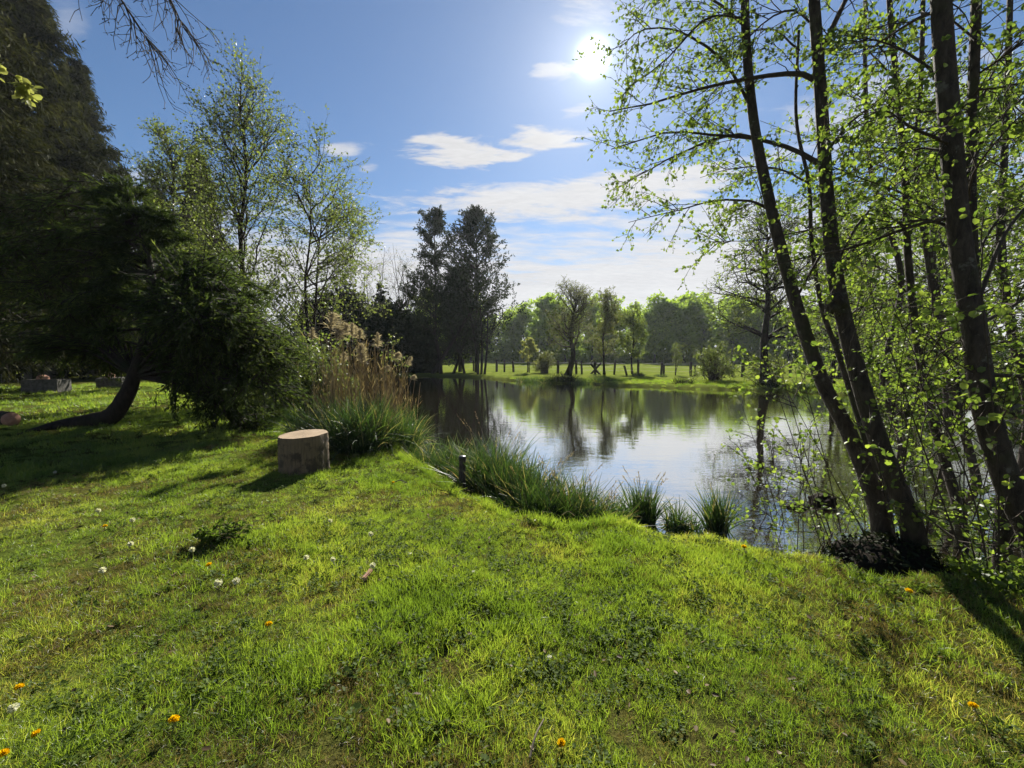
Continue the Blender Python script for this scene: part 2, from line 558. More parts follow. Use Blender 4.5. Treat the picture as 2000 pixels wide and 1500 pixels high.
def ribbons(P, W, mat, name, rng, origin=(0, 0, 0), rnd=None):
    """flat tapering blades: P (M,N,3), W (M,) widths"""
    M, N, _ = P.shape
    T = unit(P[:, -1] - P[:, 0])
    s = unit(np.cross(T, rng.normal(0, 1, (M, 3))))
    taper = np.linspace(1, 0.06, N) ** 0.7
    off = s[:, None, :] * (np.asarray(W)[:, None] * taper[None])[..., None] * 0.5
    V = np.stack((P - off, P + off), 2) - np.asarray(origin)
    idx = np.arange(M * N * 2).reshape(M, N, 2)
    F = np.stack((idx[:, :-1, 0], idx[:, :-1, 1], idx[:, 1:, 1], idx[:, 1:, 0]), -1).reshape(-1, 4)
    r = rng.uniform(0, 1, M) if rnd is None else rnd
    return mesh_np(name, V.reshape(-1, 3), [F], mat, [np.repeat(r, N - 1)])


def spawn(P, n, L, ang, npts, rng, droop=0.0, jit=0.12, t0=0.15, t1=1.0, taper=0.6, flat=0.0, lscale=None):
    """side shoots of polylines P (M,N,3): n each -> (M*n, npts, 3)"""
    M, N, _ = P.shape
    tt = rng.uniform(t0, t1, (M, n))
    t = tt * (N - 1)
    i = np.minimum(t.astype(int), N - 2)
    u = (t - i)[..., None]
    m = np.arange(M)[:, None]
    p = (P[m, i] * (1 - u) + P[m, i + 1] * u).reshape(-1, 3)
    T = unit(P[m, i + 1] - P[m, i]).reshape(-1, 3)
    K = len(p)
    q = rng.normal(0, 1, (K, 3))
    if flat:
        q[:, 2] *= (1 - flat)
    q = unit(q - (q * T).sum(1, keepdims=True) * T)
    A = rng.normal(ang, 0.2, (K, 1))
    d = unit(np.cos(A) * T + np.sin(A) * q)
    ln = rng.uniform(0.6, 1.2, K) * L * (1 - taper * tt.ravel())
    if lscale is not None:
        ln = ln * np.repeat(lscale, n)
    out = np.empty((K, npts, 3))
    out[:, 0] = p
    step = (ln / (npts - 1))[:, None]
    for j in range(1, npts):
        d = unit(d + rng.normal(0, jit, (K, 3)) + np.array((0, 0, -droop)))
        out[:, j] = out[:, j - 1] + d * step
    return out


def rad(P, r0, r1):
    return np.broadcast_to(np.linspace(r0, r1, P.shape[1]), P.shape[:2])


# ------------------------------------------------------------------ scene tree helpers
def empty(name, loc, label, cat, group=None, kind=None):
    o = bpy.data.objects.new(name, None)
    col.objects.link(o)
    o.location = tuple(float(v) for v in loc)
    o.empty_display_size = 0.2
    tag(o, label, cat, group, kind)
    return o


def tag(o, label=None, cat=None, group=None, kind=None):
    if label: o['label'] = label
    if cat: o['category'] = cat
    if group: o['group'] = group
    if kind: o['kind'] = kind
    return o


def part(name, me, parent=None, kind=None):
    o = bpy.data.objects.new(name, me)
    col.objects.link(o)
    if parent is not None:
        o.parent = parent
    if kind:
        o['kind'] = kind
    return o


KIDS = {}


def copy_tree(src, loc, rotz, scl, label, group=None):
    c = src.copy()
    col.objects.link(c)
    c.location = tuple(float(v) for v in loc)
    c.rotation_euler = (0, 0, rotz)
    c.scale = (scl, scl, scl) if np.isscalar(scl) else scl
    c['label'] = label
    if group: c['group'] = group
    for ch in KIDS.get(src.name, ()):
        k = ch.copy()
        col.objects.link(k)
        k.parent = c
        for gc in KIDS.get(ch.name, ()):
            g = gc.copy()
            col.objects.link(g)
            g.parent = k
    return c


def kid(parent, o):
    KIDS.setdefault(parent.name, []).append(o)
    return o


# ------------------------------------------------------------------ ground and water
WATER_Z = -0.40
near_edge = [on_ground(*q) for q in ((826, 884), (880, 912), (950, 950), (1040, 985), (1110, 1003), (1190, 1000), (1300, 1018),
                                     (1440, 1030), (1600, 1062), (1680, 1082), (1850, 1105), (1985, 1118))]
far_edge = [on_ground(px, py, WATER_Z) for px, py in ((1760, 782), (1680, 773), (1600, 768), (1500, 763), (1420, 762), (1340, 760),
                                                      (1290, 757), (1200, 754), (1150, 750), (1080, 748), (1000, 744), (940, 739),
                                                      (880, 736), (820, 735), (770, 735))]
POND = [p[:2] for p in near_edge] + [(4.6, 3.0), (6.0, 4.0), (8.0, 6.0), (11.0, 8.4), (13.6, 10.6), (16.0, 13.0), (17.2, 15.0)]
POND += [p[:2] for p in far_edge] + [(-10.8, 32.0), (-9.8, 26.0), (-8.8, 20.0), (-7.0, 14.5), (-5.2, 11.0), (-3.6, 9.2), (-2.4, 8.2), (-1.8, 7.2)]
POND = np.array([(float(a), float(b)) for a, b in POND])
_a = POND
_b = np.roll(POND, -1, 0)


def pond_sd(x, y):
    """signed distance to the shore, positive on land"""
    x = np.asarray(x, float).ravel()
    y = np.asarray(y, float).ravel()
    d2 = np.full(len(x), 1e9)
    inside = np.zeros(len(x), bool)
    for (ax, ay), (bx, by) in zip(_a, _b):
        ex, ey = bx - ax, by - ay
        t = np.clip(((x - ax) * ex + (y - ay) * ey) / (ex * ex + ey * ey + 1e-12), 0, 1)
        d2 = np.minimum(d2, (ax + t * ex - x) ** 2 + (ay + t * ey - y) ** 2)
        cr = (ay > y) != (by > y)
        with np.errstate(divide='ignore', invalid='ignore'):
            xi = ax + (y - ay) / (by - ay if by != ay else 1e-9) * ex
        inside ^= cr & (x < xi)
    d = np.sqrt(d2)
    return np.where(inside, -d, d)


def smoothstep(x, a, b):
    t = np.clip((x - a) / (b - a), 0, 1)
    return t * t * (3 - 2 * t)


def lumps(x, y):
    return (0.022 * np.sin(2.1 * x + 0.7 * np.sin(1.7 * y)) * np.sin(1.8 * y + 0.9 * np.sin(2.3 * x))
            + 0.012 * np.sin(5.3 * x + 1.1 * y + 1.0) * np.sin(4.7 * y - 1.9 * x)
            + 0.007 * np.sin(11.0 * x - 3.0 * y) * np.sin(9.3 * y + 4.0 * x))


def ground_z(x, y):
    x = np.asarray(x, float)
    y = np.asarray(y, float)
    sd = pond_sd(x, y).reshape(x.shape)
    sd = sd + 0.06 * np.sin(3.1 * x + 1.3 * y) + 0.04 * np.sin(7.0 * x - 5.0 * y)
    far = smoothstep(y + 0.25 * x, 13, 24)
    land = -0.22 * far + lumps(x, y) * (1 + far)
    z = land + (-0.45 - land) * (1 - smoothstep(sd, 0.02, 0.36))
    return z - 0.6 * smoothstep(-sd, 0.0, 1.2)


def build_ground():
    def axis(n, half, k, c):
        s = np.linspace(-1, 1, n)
        return c + half * np.sinh(k * s) / np.sinh(k)
    xs = axis(420, 900, 7.2, 0.0)
    ys = axis(460, 900, 7.0, 4.0)
    X, Y = np.meshgrid(xs, ys)
    Z = ground_z(X, Y)
    V = np.stack((X, Y, Z), -1).reshape(-1, 3)
    ny, nx = X.shape
    idx = np.arange(nx * ny).reshape(ny, nx)
    F = np.stack((idx[:-1, :-1], idx[:-1, 1:], idx[1:, 1:], idx[1:, :-1]), -1).reshape(-1, 4)
    m, N, out = material('ground')
    pos = N.new('ShaderNodeNewGeometry').outputs['Position']
    px, py, pz = N.sep(pos)
    n1 = N.noise(pos, 1.1, 4, 0.6)
    n2 = N.noise(pos, 14.0, 5, 0.7)
    n3 = N.noise(pos, 60.0, 3, 0.6)
    thatch = N.ramp(n2, [(0.25, (0.020, 0.016, 0.008)), (0.55, (0.060, 0.055, 0.016)), (0.8, (0.12, 0.10, 0.035))])
    green = N.ramp(n2, [(0.25, (0.035, 0.055, 0.010)), (0.75, (0.085, 0.11, 0.018))])
    lawn = N.mix(N.ss(n1, 0.35, 0.65), thatch, green)
    field = N.ramp(N.noise(pos, 0.35, 5, 0.65), [(0.3, (0.115, 0.155, 0.024)), (0.7, (0.19, 0.225, 0.040))])
    fmask = N.ss(N.m('ADD', py, N.m('MULTIPLY', px, 0.25)), 17.0, 24.0)
    c = N.mix(fmask, lawn, N.mix(N.m('MULTIPLY', n2, 0.4), field, green))
    # bare earth under the spruces on the left and on the far right bank
    bare = N.m('MULTIPLY', N.ss(N.m('ADD', px, N.m('MULTIPLY', n1, 1.2)), 9.0, 11.0), N.m('SUBTRACT', 1.0, N.ss(py, 12.0, 16.5)))
    c = N.mix(N.m('MULTIPLY', bare, 0.85), c, N.ramp(n2, [(0.3, (0.13, 0.105, 0.08)), (0.7, (0.26, 0.22, 0.17))]))
    mud = N.m('SUBTRACT', 1.0, N.ss(N.m('ADD', pz, N.m('MULTIPLY', n2, 0.10)), -0.30, -0.10))
    farm = N.m('SUBTRACT', 1.0, N.m('MULTIPLY', fmask, 0.55))
    c = N.mix(N.m('MULTIPLY', mud, farm), c, N.ramp(n3, [(0.3, (0.018, 0.013, 0.008)), (0.7, (0.06, 0.045, 0.028))]))
    p = N.new('ShaderNodeBsdfDiffuse')
    N.put(p.inputs['Color'], c)
    b = N.new('ShaderNodeBump')
    b.inputs['Strength'].default_value = 0.8
    b.inputs['Distance'].default_value = 0.03
    N.put(b.inputs['Height'], N.m('ADD', n2, N.m('MULTIPLY', n3, 0.5)))
    N.put(p.inputs['Normal'], b.outputs[0])
    N.put(out.inputs[0], p.outputs[0])
    o = part('ground', mesh_np('ground', V, [F], m, smooth=True))
    tag(o, 'uneven mown lawn round the pond with a green field beyond', kind='structure')


build_ground()


def build_water():
    m, N, out = material('pond_water')
    pos = N.new('ShaderNodeNewGeometry').outputs['Position']
    mp = N.new('ShaderNodeMapping')
    N.put(mp.inputs['Vector'], pos)
    mp.inputs['Scale'].default_value = (0.8, 1.9, 1.0)
    n1 = N.noise(mp.outputs[0], 2.2, 3, 0.5, 0.4)
    n2 = N.noise(mp.outputs[0], 9.0, 2, 0.5, 0.3)
    patch = N.ss(N.noise(pos, 0.22, 2, 0.5), 0.42, 0.62)
    h = N.m('ADD', N.m('MULTIPLY', n1, 0.7), N.m('MULTIPLY', n2, N.m('ADD', 0.10, N.m('MULTIPLY', patch, 0.30))))
    b = N.new('ShaderNodeBump')
    b.inputs['Strength'].default_value = 0.07
    b.inputs['Distance'].default_value = 0.05
    N.put(b.inputs['Height'], h)
    d = N.new('ShaderNodeBsdfDiffuse')
    d.inputs[0].default_value = (0.030, 0.023, 0.012, 1)
    g = N.new('ShaderNodeBsdfGlossy')
    g.inputs['Roughness'].default_value = 0.015
    g.inputs['Color'].default_value = (0.97, 0.97, 0.95, 1)
    N.put(g.inputs['Normal'], b.outputs[0])
    fr = N.new('ShaderNodeLayerWeight')
    fr.inputs['Blend'].default_value = 0.5
    N.put(fr.inputs['Normal'], b.outputs[0])
    fz = N.new('ShaderNodeMapRange', interpolation_type='SMOOTHSTEP')
    N.put(fz.inputs[0], fr.outputs['Facing'])
    for q_, v_ in zip((1, 2, 3, 4), (0.25, 0.85, 0.12, 0.90)):
        fz.inputs[q_].default_value = v_
    mx = N.new('ShaderNodeMixShader')
    N.put(mx.inputs[0], fz.outputs[0])
    N.put(mx.inputs[1], d.outputs[0])
    N.put(mx.inputs[2], g.outputs[0])
    N.put(out.inputs[0], mx.outputs[0])
    V = [(-12, 2.2, WATER_Z), (20, 2.2, WATER_Z), (24, 36.5, WATER_Z), (-13, 39.0, WATER_Z)]
    o = part('water', mesh_np('water', V, [np.array([[0, 1, 2, 3]])], m))
    tag(o, 'still brown pond water mirroring the sky and trees', kind='structure')


build_water()
rng = np.random.default_rng(7)


def gz(x, y):
    return float(ground_z(np.array([x]), np.array([y]))[0])


# ------------------------------------------------------------------ trees
def broadleaf(name, base, H, r0, label, cat='tree', group=None, seed=1, n1=24, n2=8, n3=4, per=6, leaf=0.07, lw=None, spread=0.36,
              mat='leaf_spring', bark='bark_dark', lean=(0, 0), t0=0.22, up=0.05, ang=0.85, droop2=0.0, shape='quad', stems=1, k=6,
              twig_mat=None, crown=True, n1taper=0.55, wig=0.02):
    """tree with trunk, limbs and twigs grown level by level, leaves along the twigs"""
    g = np.random.default_rng(seed)
    root = empty(name, base, label, cat, group)
    tb, br, lv = Tubes(), Tubes(), Leaves(g)
    for s in range(stems):
        a = g.uniform(0, 6.28)
        off = np.array((math.cos(a), math.sin(a), 0)) * (0.0 if stems == 1 else r0 * 1.2)
        hs = H if s == 0 else H * g.uniform(0.7, 0.95)
        tip = np.array((lean[0], lean[1], hs)) + off * (1 if stems == 1 else 1 + g.uniform(4, 9))
        ctrl = [off + np.array((0, 0, -0.2))]
        for q in (0.25, 0.5, 0.75):
            ctrl.append(off + (tip - off) * q + np.append(g.normal(0, wig * H, 2), 0))
        ctrl.append(tip)
        P = smooth_line(ctrl, 22)[None]
        rr = r0 * (1 - 0.93 * np.linspace(0, 1, 22)) * (1 + 0.7 * np.exp(-np.linspace(0, 1, 22) * 22))
        rr = rr * (1.0 if stems == 1 else 0.75)
        tb.add(P, rr[None], max(k, 6), 0.04, g)
        m1 = max(3, n1 // stems)
        B1 = spawn(P, m1, H * spread, ang, 8, g, droop=-up, jit=0.14, t0=t0, t1=0.98, taper=n1taper)
        br.add(B1, rad(B1, r0 * 0.30, r0 * 0.05), 4)
        B2 = spawn(B1, n2, H * spread * 0.42, 0.75, 5, g, droop=droop2, jit=0.16, t0=0.12, taper=0.35)
        br.add(B2, rad(B2, r0 * 0.09, r0 * 0.022), 3)
        tips = [B2]
        if n3:
            B3 = spawn(B2, n3, H * spread * 0.20, 0.7, 4, g, droop=droop2, jit=0.2, t0=0.15, taper=0.3)
            br.add(B3, rad(B3, max(r0 * 0.035, 0.004), max(r0 * 0.012, 0.002)), 3)
            tips.append(B3)
        if crown:
            for T in tips:
                lv.on(T, per, leaf, lw or leaf * 0.7, out=0.75, up=0.35, droop=0.15, t0=0.2)
            lv.on(B1, per, leaf, lw or leaf * 0.7, out=0.75, up=0.35, droop=0.15, t0=0.6)
    kid(root, part('trunk', tb.mesh('trunk', MAT[bark]), root))
    kid(root, part('branches', br.mesh('branches', MAT[twig_mat or 'twig']), root))
    if crown:
        kid(root, part('crown', lv.mesh('crown', MAT[mat], shape), root, 'stuff'))
    return root


def conifer(name, base, H, r0, Rmax, label, group=None, seed=1, n=110, n2=14, per=22, leaf=0.2, lw=0.055, droop=0.10, t0=0.06,
            mat='needle_spruce', hang=0.5, cat='tree', prof=0.8, lean=(0, 0), rise=0.0, ang=1.45, clump=0.0):
    """spruce or cypress: whorls of boughs with hanging sprays"""
    g = np.random.default_rng(seed)
    root = empty(name, base, label, cat, group)
    tb, br, lv = Tubes(), Tubes(), Leaves(g)
    P = smooth_line([(0, 0, -0.2), (lean[0] * 0.3, lean[1] * 0.3, H * 0.4), (lean[0], lean[1], H)], 20)
    tb.add(P, r0 * (1 - 0.95 * np.linspace(0, 1, 20)), 9, 0.04, g)
    t = np.sort(t0 + (1 - t0) * g.uniform(0, 1, n) ** 0.85)
    az = g.uniform(0, 6.28, n)
    ln = Rmax * np.maximum((1 - t) ** prof, 0.06) * g.uniform(0.65, 1.15, n) * np.clip((t - t0) * 6 + 0.6, 0, 1)
    p0 = np.stack([np.interp(t, np.linspace(0, 1, 20), P[:, j]) for j in range(3)], -1)
    d = np.stack((np.cos(az) * np.sin(ang), np.sin(az) * np.sin(ang), np.full(n, math.cos(ang))), -1)
    d[:, 2] += 0.55 * t
    B = np.empty((n, 8, 3))
    B[:, 0] = p0
    for j in range(1, 8):
        d = unit(d + g.normal(0, 0.06, (n, 3)) + np.array((0, 0, -droop if j < 5 else droop * 0.8 + rise)))
        B[:, j] = B[:, j - 1] + d * (ln / 7)[:, None]
    br.add(B, rad(B, r0 * 0.2, r0 * 0.03), 4)
    ls = ln / Rmax
    B2 = spawn(B, n2, Rmax * 0.34, 0.9, 5, g, droop=droop * 1.2, jit=0.12, t0=0.15, taper=0.4, flat=0.75, lscale=np.clip(ls + 0.25, 0.3, 1))
    br.add(B2, rad(B2, r0 * 0.05, r0 * 0.012), 3)
    bias = g.uniform(0, 1, n)
    lv.on(B2, per, leaf, lw, out=0.55, up=0.4, droop=hang, t0=0.0, spread=leaf * 0.25, bias=np.repeat(bias, n2))
    lv.on(B, per, leaf, lw, out=0.55, up=0.4, droop=hang, t0=0.2, spread=leaf * 0.25, bias=bias)
    kid(root, part('trunk', tb.mesh('trunk', MAT['bark_grey'] if mat == 'needle_spruce' else MAT['bark_dark']), root))
    kid(root, part('branches', br.mesh('branches', MAT['bark_dark']), root))
    kid(root, part('crown', lv.mesh('crown', MAT[mat], 'spray'), root, 'stuff'))
    return root


def blob_tree(root, trunk, blobs, nper, g, tr, leaf, lw, mat, bark, n2=10, per=16, hang=0.1, shape='spray', sub=0.30, droop=0.04, flat=0.5, up=0.5,
              out=0.5, crown_name='crown', sag=0.25, t_lo=0.35):
    """irregular crown: boughs run from the trunk to points spread through given clumps"""
    br, lv = Tubes(), Leaves(g)
    base = np.array(root.location)
    paths = []
    for (c, rr, cnt) in blobs:
        for _ in range(int(cnt * nper)):
            v = g.normal(0, 1, 3)
            v = v / np.linalg.norm(v) * g.uniform(0.25, 1.0) ** 0.5
            tgt = np.asarray(c) + v * np.asarray(rr)
            i = np.argmin(np.linalg.norm(trunk - tgt, axis=1) + 0.6 * np.maximum(0, trunk[:, 2] - tgt[2] - 0.3))
            i = int(np.clip(i + g.integers(-3, 4), int(len(trunk) * t_lo), len(trunk) - 1))
            s = trunk[i]
            mid = (s + tgt) / 2 + np.array((0, 0, sag * np.linalg.norm(tgt - s) * g.uniform(0.4, 1.0))) + g.normal(0, 0.08, 3)
            paths.append(smooth_line([s, mid, tgt], 9))
    P = np.array(paths)
    ln = np.linalg.norm(P[:, -1] - P[:, 0], axis=1)
    br.add(P, rad(P, tr * 0.16, tr * 0.03), 4)
    B2 = spawn(P, n2, 1.0, 0.8, 5, g, droop=droop, jit=0.12, t0=0.35, taper=0.35, flat=flat, lscale=np.clip(ln * sub, 0.3, 1.4))
    br.add(B2, rad(B2, tr * 0.08, tr * 0.02), 3)
    bias = g.uniform(0, 1, len(P))
    lv.on(B2, per, leaf, lw, out=out, up=up, droop=hang, t0=0.0, spread=leaf * 0.25, bias=np.repeat(bias, n2))
    lv.on(P, per * 2, leaf, lw, out=out, up=up, droop=hang, t0=0.25, spread=leaf * 0.4, bias=bias)
    kid(root, part('branches', br.mesh('branches', MAT[bark], base), root))
    kid(root, part(crown_name, lv.mesh(crown_name, MAT[mat], shape, base), root, 'stuff'))


# ---- the dark spruces on the left
SPR = 'tall dark spruces on the left'
sp1 = conifer('spruce_tree', (-22.0, 16.0, 0), 24, 0.28, 6.5, 'very tall dark spruce filling the left edge of the picture', SPR, 11, n=230, n2=16, per=26, leaf=0.34, lw=0.065, hang=0.7, droop=0.12, t0=0.10)
sp2 = conifer('spruce_tree', (-30.0, 26.5, 0), 26, 0.30, 8.0, 'tall spruce whose ragged right edge meets the blue sky', SPR, 12, n=230, n2=16, per=26, leaf=0.42, lw=0.085, hang=0.7, droop=0.12, t0=0.14)
copy_tree(sp1, (-34.0, 24.0, 0), 2.1, 1.05, 'spruce standing behind the tallest one at the left edge', SPR)
copy_tree(sp2, (-28.0, 33.0, 0), 1.2, 0.55, 'shorter spruce behind the leaning conifer', SPR)
copy_tree(sp1, (-33.5, 33.0, 0), 4.0, 1.0, 'spruce deep in the dark wood behind the two stone blocks', SPR)
copy_tree(sp2, (-27.5, 37.0, 0), 3.0, 0.72, 'spruce closing the back of the dark wood on the left', SPR)
copy_tree(sp1, (-41.0, 32.0, 0), 5.2, 0.95, 'outermost spruce at the back of the dark wood', SPR)
for i, (px, Y, h, lab) in enumerate(((50, 24.5, 9, 'bare grey trunk left of the pale lit trunk in the dark wood'), (88, 25.0, 9, 'pale lit trunk standing in the dark wood behind the stone blocks'),
                                     (6, 23.5, 8, 'bare grey trunk at the left edge of the dark wood'))):
    b = at(px, 690, Y)
    g = np.random.default_rng(60 + i)
    root = empty('dead_tree', (b[0], Y, 0), lab, 'tree', 'bare trunks in the dark wood')
    tb = Tubes()
    P = smooth_line([(0, 0, -0.2), (0.1, 0, h * 0.5), (0.0, 0.2, h)], 14)
    tb.add(P, np.linspace(0.17, 0.08, 14), 8, 0.05, g)
    B = spawn(P[None], 16, 1.6, 1.5, 5, g, droop=0.1, t0=0.35)
    tb.add(B, rad(B, 0.02, 0.005), 3)
    kid(root, part('trunk', tb.mesh('trunk', MAT['bark_grey']), root))


# ---- dark leafy undergrowth beneath the spruces
def bush(name, base, sx, sy, sz, label, cat='shrub', group=None, seed=3, mat='leaf_dark', leaf=0.16, lw=0.10, n=60, n2=8, per=14, shape='quad', low=0.1, stem=0.03, hang=0.1, up=0.4):
    g = np.random.default_rng(seed)
    root = empty(name, base, label, cat, group)
    br, lv = Tubes(), Leaves(g)
    v = unit(g.normal(0, 1, (n, 3)))
    v[:, 2] = np.abs(v[:, 2]) * (1 - low) + low
    tgt = v * np.array((sx, sy, sz)) * g.uniform(0.55, 1.05, (n, 1))
    st = g.normal(0, 0.12, (n, 3)) * np.array((sx, sy, 0)) - np.array((0, 0, 0.1))
    mid = (st + tgt) * 0.5 + np.array((0, 0, 0.12 * sz))
    P = np.array([smooth_line([a, b, c], 7) for a, b, c in zip(st, mid, tgt)])
    br.add(P, rad(P, stem, stem * 0.2), 3)
    B2 = spawn(P, n2, 0.42 * (sx + sy + sz) / 3, 0.8, 4, g, droop=0.02, t0=0.25, taper=0.3)
    br.add(B2, rad(B2, stem * 0.25, stem * 0.1), 3)
    lv.on(B2, per, leaf, lw, out=0.75, up=up, droop=hang, t0=0.0, spread=leaf * 0.3, bias=np.repeat(g.uniform(0, 1, n), n2))
    kid(root, part('branches', br.mesh('branches', MAT['twig']), root))
    kid(root, part('foliage', lv.mesh('foliage', MAT[mat], shape), root, 'stuff'))
    return root


UND = 'dark undergrowth below the spruces'
u1 = bush('undergrowth_shrub', (-24.5, 28.0, 0), 3.2, 2.0, 3.4, 'dark undergrowth shrub behind the pale lit trunk', group=UND, seed=31, n=70, n2=9, per=16, leaf=0.22, lw=0.13)
for x, y, s, lab in ((-31, 27, 1.1, 'dark undergrowth shrub at the left edge of the wood'), (-19.0, 28.5, 1.0, 'dark undergrowth shrub behind the right stone block'),
                     (-15.5, 29.5, 1.1, 'dark undergrowth shrub behind the curved trunk'), (-36, 35, 1.5, 'dark undergrowth shrub far back between the spruces'), (-28, 32, 1.35, 'tall dark undergrowth shrub between the spruces')):
    copy_tree(u1, (x, y, 0), x * 1.7, s, lab, UND)


# ---- leaning conifer with the curved trunk
def leaning_conifer():
    g = np.random.default_rng(21)
    Y = 9.0
    b = on_ground(225, 838)
    root = empty('leaning_conifer', (b[0], b[1], 0), 'dark drooping conifer with a curved trunk rising from a mossy mound', 'tree')
    T = smooth_line([on_ground(30, 848) + (0, 0, -0.05), on_ground(95, 838) + (0, 0.1, 0.02), on_ground(160, 834) + (0, 0.1, 0.10), at(215, 815, Y), at(246, 775, Y), at(262, 735, Y), at(285, 660, Y + .1),
                     at(300, 570, Y + .3), at(285, 480, Y + .5), at(255, 390, Y + .8)], 46)
    rr = np.interp(np.linspace(0, 1, 46), [0, 0.12, 0.3, 0.45, 0.6, 1], [0.05, 0.14, 0.18, 0.155, 0.12, 0.03])
    tb = Tubes()
    tb.add(T, rr, 14, 0.06, g)
    stub = spawn(T[None, 14:30], 22, 0.22, 1.3, 4, g, droop=-0.05, t0=0.1)
    tb.add(stub, rad(stub, 0.03, 0.008), 4)
    kid(root, part('trunk', tb.mesh('trunk', MAT['bark_dark'], root.location), root))
    bl = [(at(300, 450, Y + .6), (0.9, 0.9, 0.75), 1.0), (at(230, 500, Y + .8), (1.4, 1.1, 0.8), 1.3), (at(390, 545, Y - .1), (0.70, 0.55, 0.5), 0.7),
          (at(250, 610, Y), (1.5, 1.1, 0.7), 1.6), (at(110, 600, Y + 1.2), (1.3, 1.0, 0.9), 1.3), (at(420, 635, Y - 1.0), (0.65, 0.5, 0.40), 1.0), (at(385, 632, Y - 1.5), (0.50, 0.35, 0.16), 0.7),
          (at(485, 655, Y - 1.0), (0.50, 0.45, 0.36), 0.8), (at(485, 735, Y - .9), (0.55, 0.5, 0.42), 1.1), (at(400, 735, Y), (0.6, 0.6, 0.38), 1.1),
          (at(495, 815, Y - .5), (0.42, 0.42, 0.36), 0.9), (at(150, 690, Y + 1.0), (1.3, 0.9, 0.45), 1.2), (at(320, 690, Y + .6), (0.7, 0.8, 0.35), 0.9),
          (at(540, 740, Y - .3), (0.3, 0.4, 0.4), 0.5), (at(525, 660, Y - .2), (0.35, 0.4, 0.3), 0.6), (at(548, 700, Y - .3), (0.3, 0.4, 0.2), 0.5), (at(470, 570, Y), (0.35, 0.4, 0.3), 0.5), (at(60, 520, Y + 1.6), (1.2, 1.0, 1.0), 1.1), (at(230, 400, Y + 1.1), (0.8, 0.8, 0.6), 0.7)]
    blob_tree(root, T, bl, 13, g, 0.2, 0.125, 0.032, 'needle_lean', 'bark_dark', n2=13, per=46, hang=0.16, out=0.38, sub=0.40, droop=0.05, flat=0.8, t_lo=0.55)


leaning_conifer()

# ---- light green trees left of centre
LT = 'sparse spring trees left of the pond'
a1 = broadleaf('alder_tree', (-10.6, 16.5, 0), 11.9, 0.13, 'tallest light green alder reaching into the blue sky on the left', group=LT, seed=41, n1=42, n2=11, n3=5, per=5,
               leaf=0.085, lw=0.065, spread=0.34, ang=0.55, up=0.06, t0=0.12, mat='leaf_spring', n1taper=0.70)
a2 = broadleaf('alder_tree', (-16.6, 21.0, 0), 11.6, 0.16, 'hazy green alder between the spruces and the tallest alder', group=LT, seed=42, n1=50, n2=12, n3=5, per=5,
               leaf=0.10, lw=0.075, spread=0.30, ang=0.8, up=0.04, t0=0.12, mat='leaf_spring')
a3 = broadleaf('alder_tree', (-7.6, 16.0, 0), 8.3, 0.11, 'wide spreading alder leaning right over the reeds', group=LT, seed=43, n1=40, n2=11, n3=5, per=6,
               leaf=0.085, lw=0.065, spread=0.48, ang=0.9, up=0.05, t0=0.12, lean=(0.6, 0), mat='leaf_spring', stems=2)
SH = 'fresh green shrubs behind the reeds'
s1 = bush('green_shrub', (-5.3, 10.9, 0), 1.25, 1.0, 2.3, 'fresh green shrub beside the dry reeds', group=SH, seed=44, mat='leaf_spring', leaf=0.075, lw=0.055, n=55, n2=9, per=16)
copy_tree(s1, (-7.0, 13.0, 0), 1.9, 1.35, 'taller green shrub behind the drooping conifer', SH)
fl = bush('hawthorn_shrub', (-11.2, 15.8, 0), 0.9, 0.7, 0.9, 'small whitish green shrub seen behind the curved trunk', seed=45, mat='leaf_willow', leaf=0.07, lw=0.05, n=40, n2=8, per=10)

# ---- dark evergreens on the far left shore
DK = 'dark evergreens on the far left shore'
d1 = bush('dark_evergreen', (-11.9, 38.2, -0.2), 2.6, 2.1, 7.4, 'broad dark evergreen left of the tall cypresses', group=DK, seed=51, mat='leaf_dark', leaf=0.36, lw=0.24, n=190, n2=11, per=18, low=0.02)
copy_tree(d1, (-15.3, 37.4, -0.2), 1.0, 1.08, 'dark evergreen furthest left, behind the reed plumes', DK)
copy_tree(d1, (-9.0, 39.0, -0.2), 2.6, 0.80, 'lower dark evergreen touching the left cypress', DK)
copy_tree(d1, (-18.4, 40.0, -0.2), 4.1, 1.0, 'dark evergreen half hidden behind the green shrubs', DK)
BT = 'bare trees above the dark evergreens'
b1 = broadleaf('bare_tree', (-10.8, 42.0, -0.2), 12.6, 0.13, 'bare tree with upright twigs left of the tall cypresses', group=BT, seed=52, n1=22, n2=8, n3=4, per=1, leaf=0.10,
               spread=0.40, ang=0.5, up=0.10, t0=0.25, stems=3, mat='leaf_willow', twig_mat='twig')
copy_tree(b1, (-14.0, 42.4, -0.2), 2.2, 1.0, 'bare tree rising above the middle of the dark evergreens', BT)
copy_tree(b1, (-8.6, 43.0, -0.2), 4.0, 0.92, 'bare tree touching the left side of the cypress', BT)
copy_tree(b1, (-17.4, 43.0, -0.2), 0.9, 0.98, 'bare tree above the left end of the dark evergreens', BT)

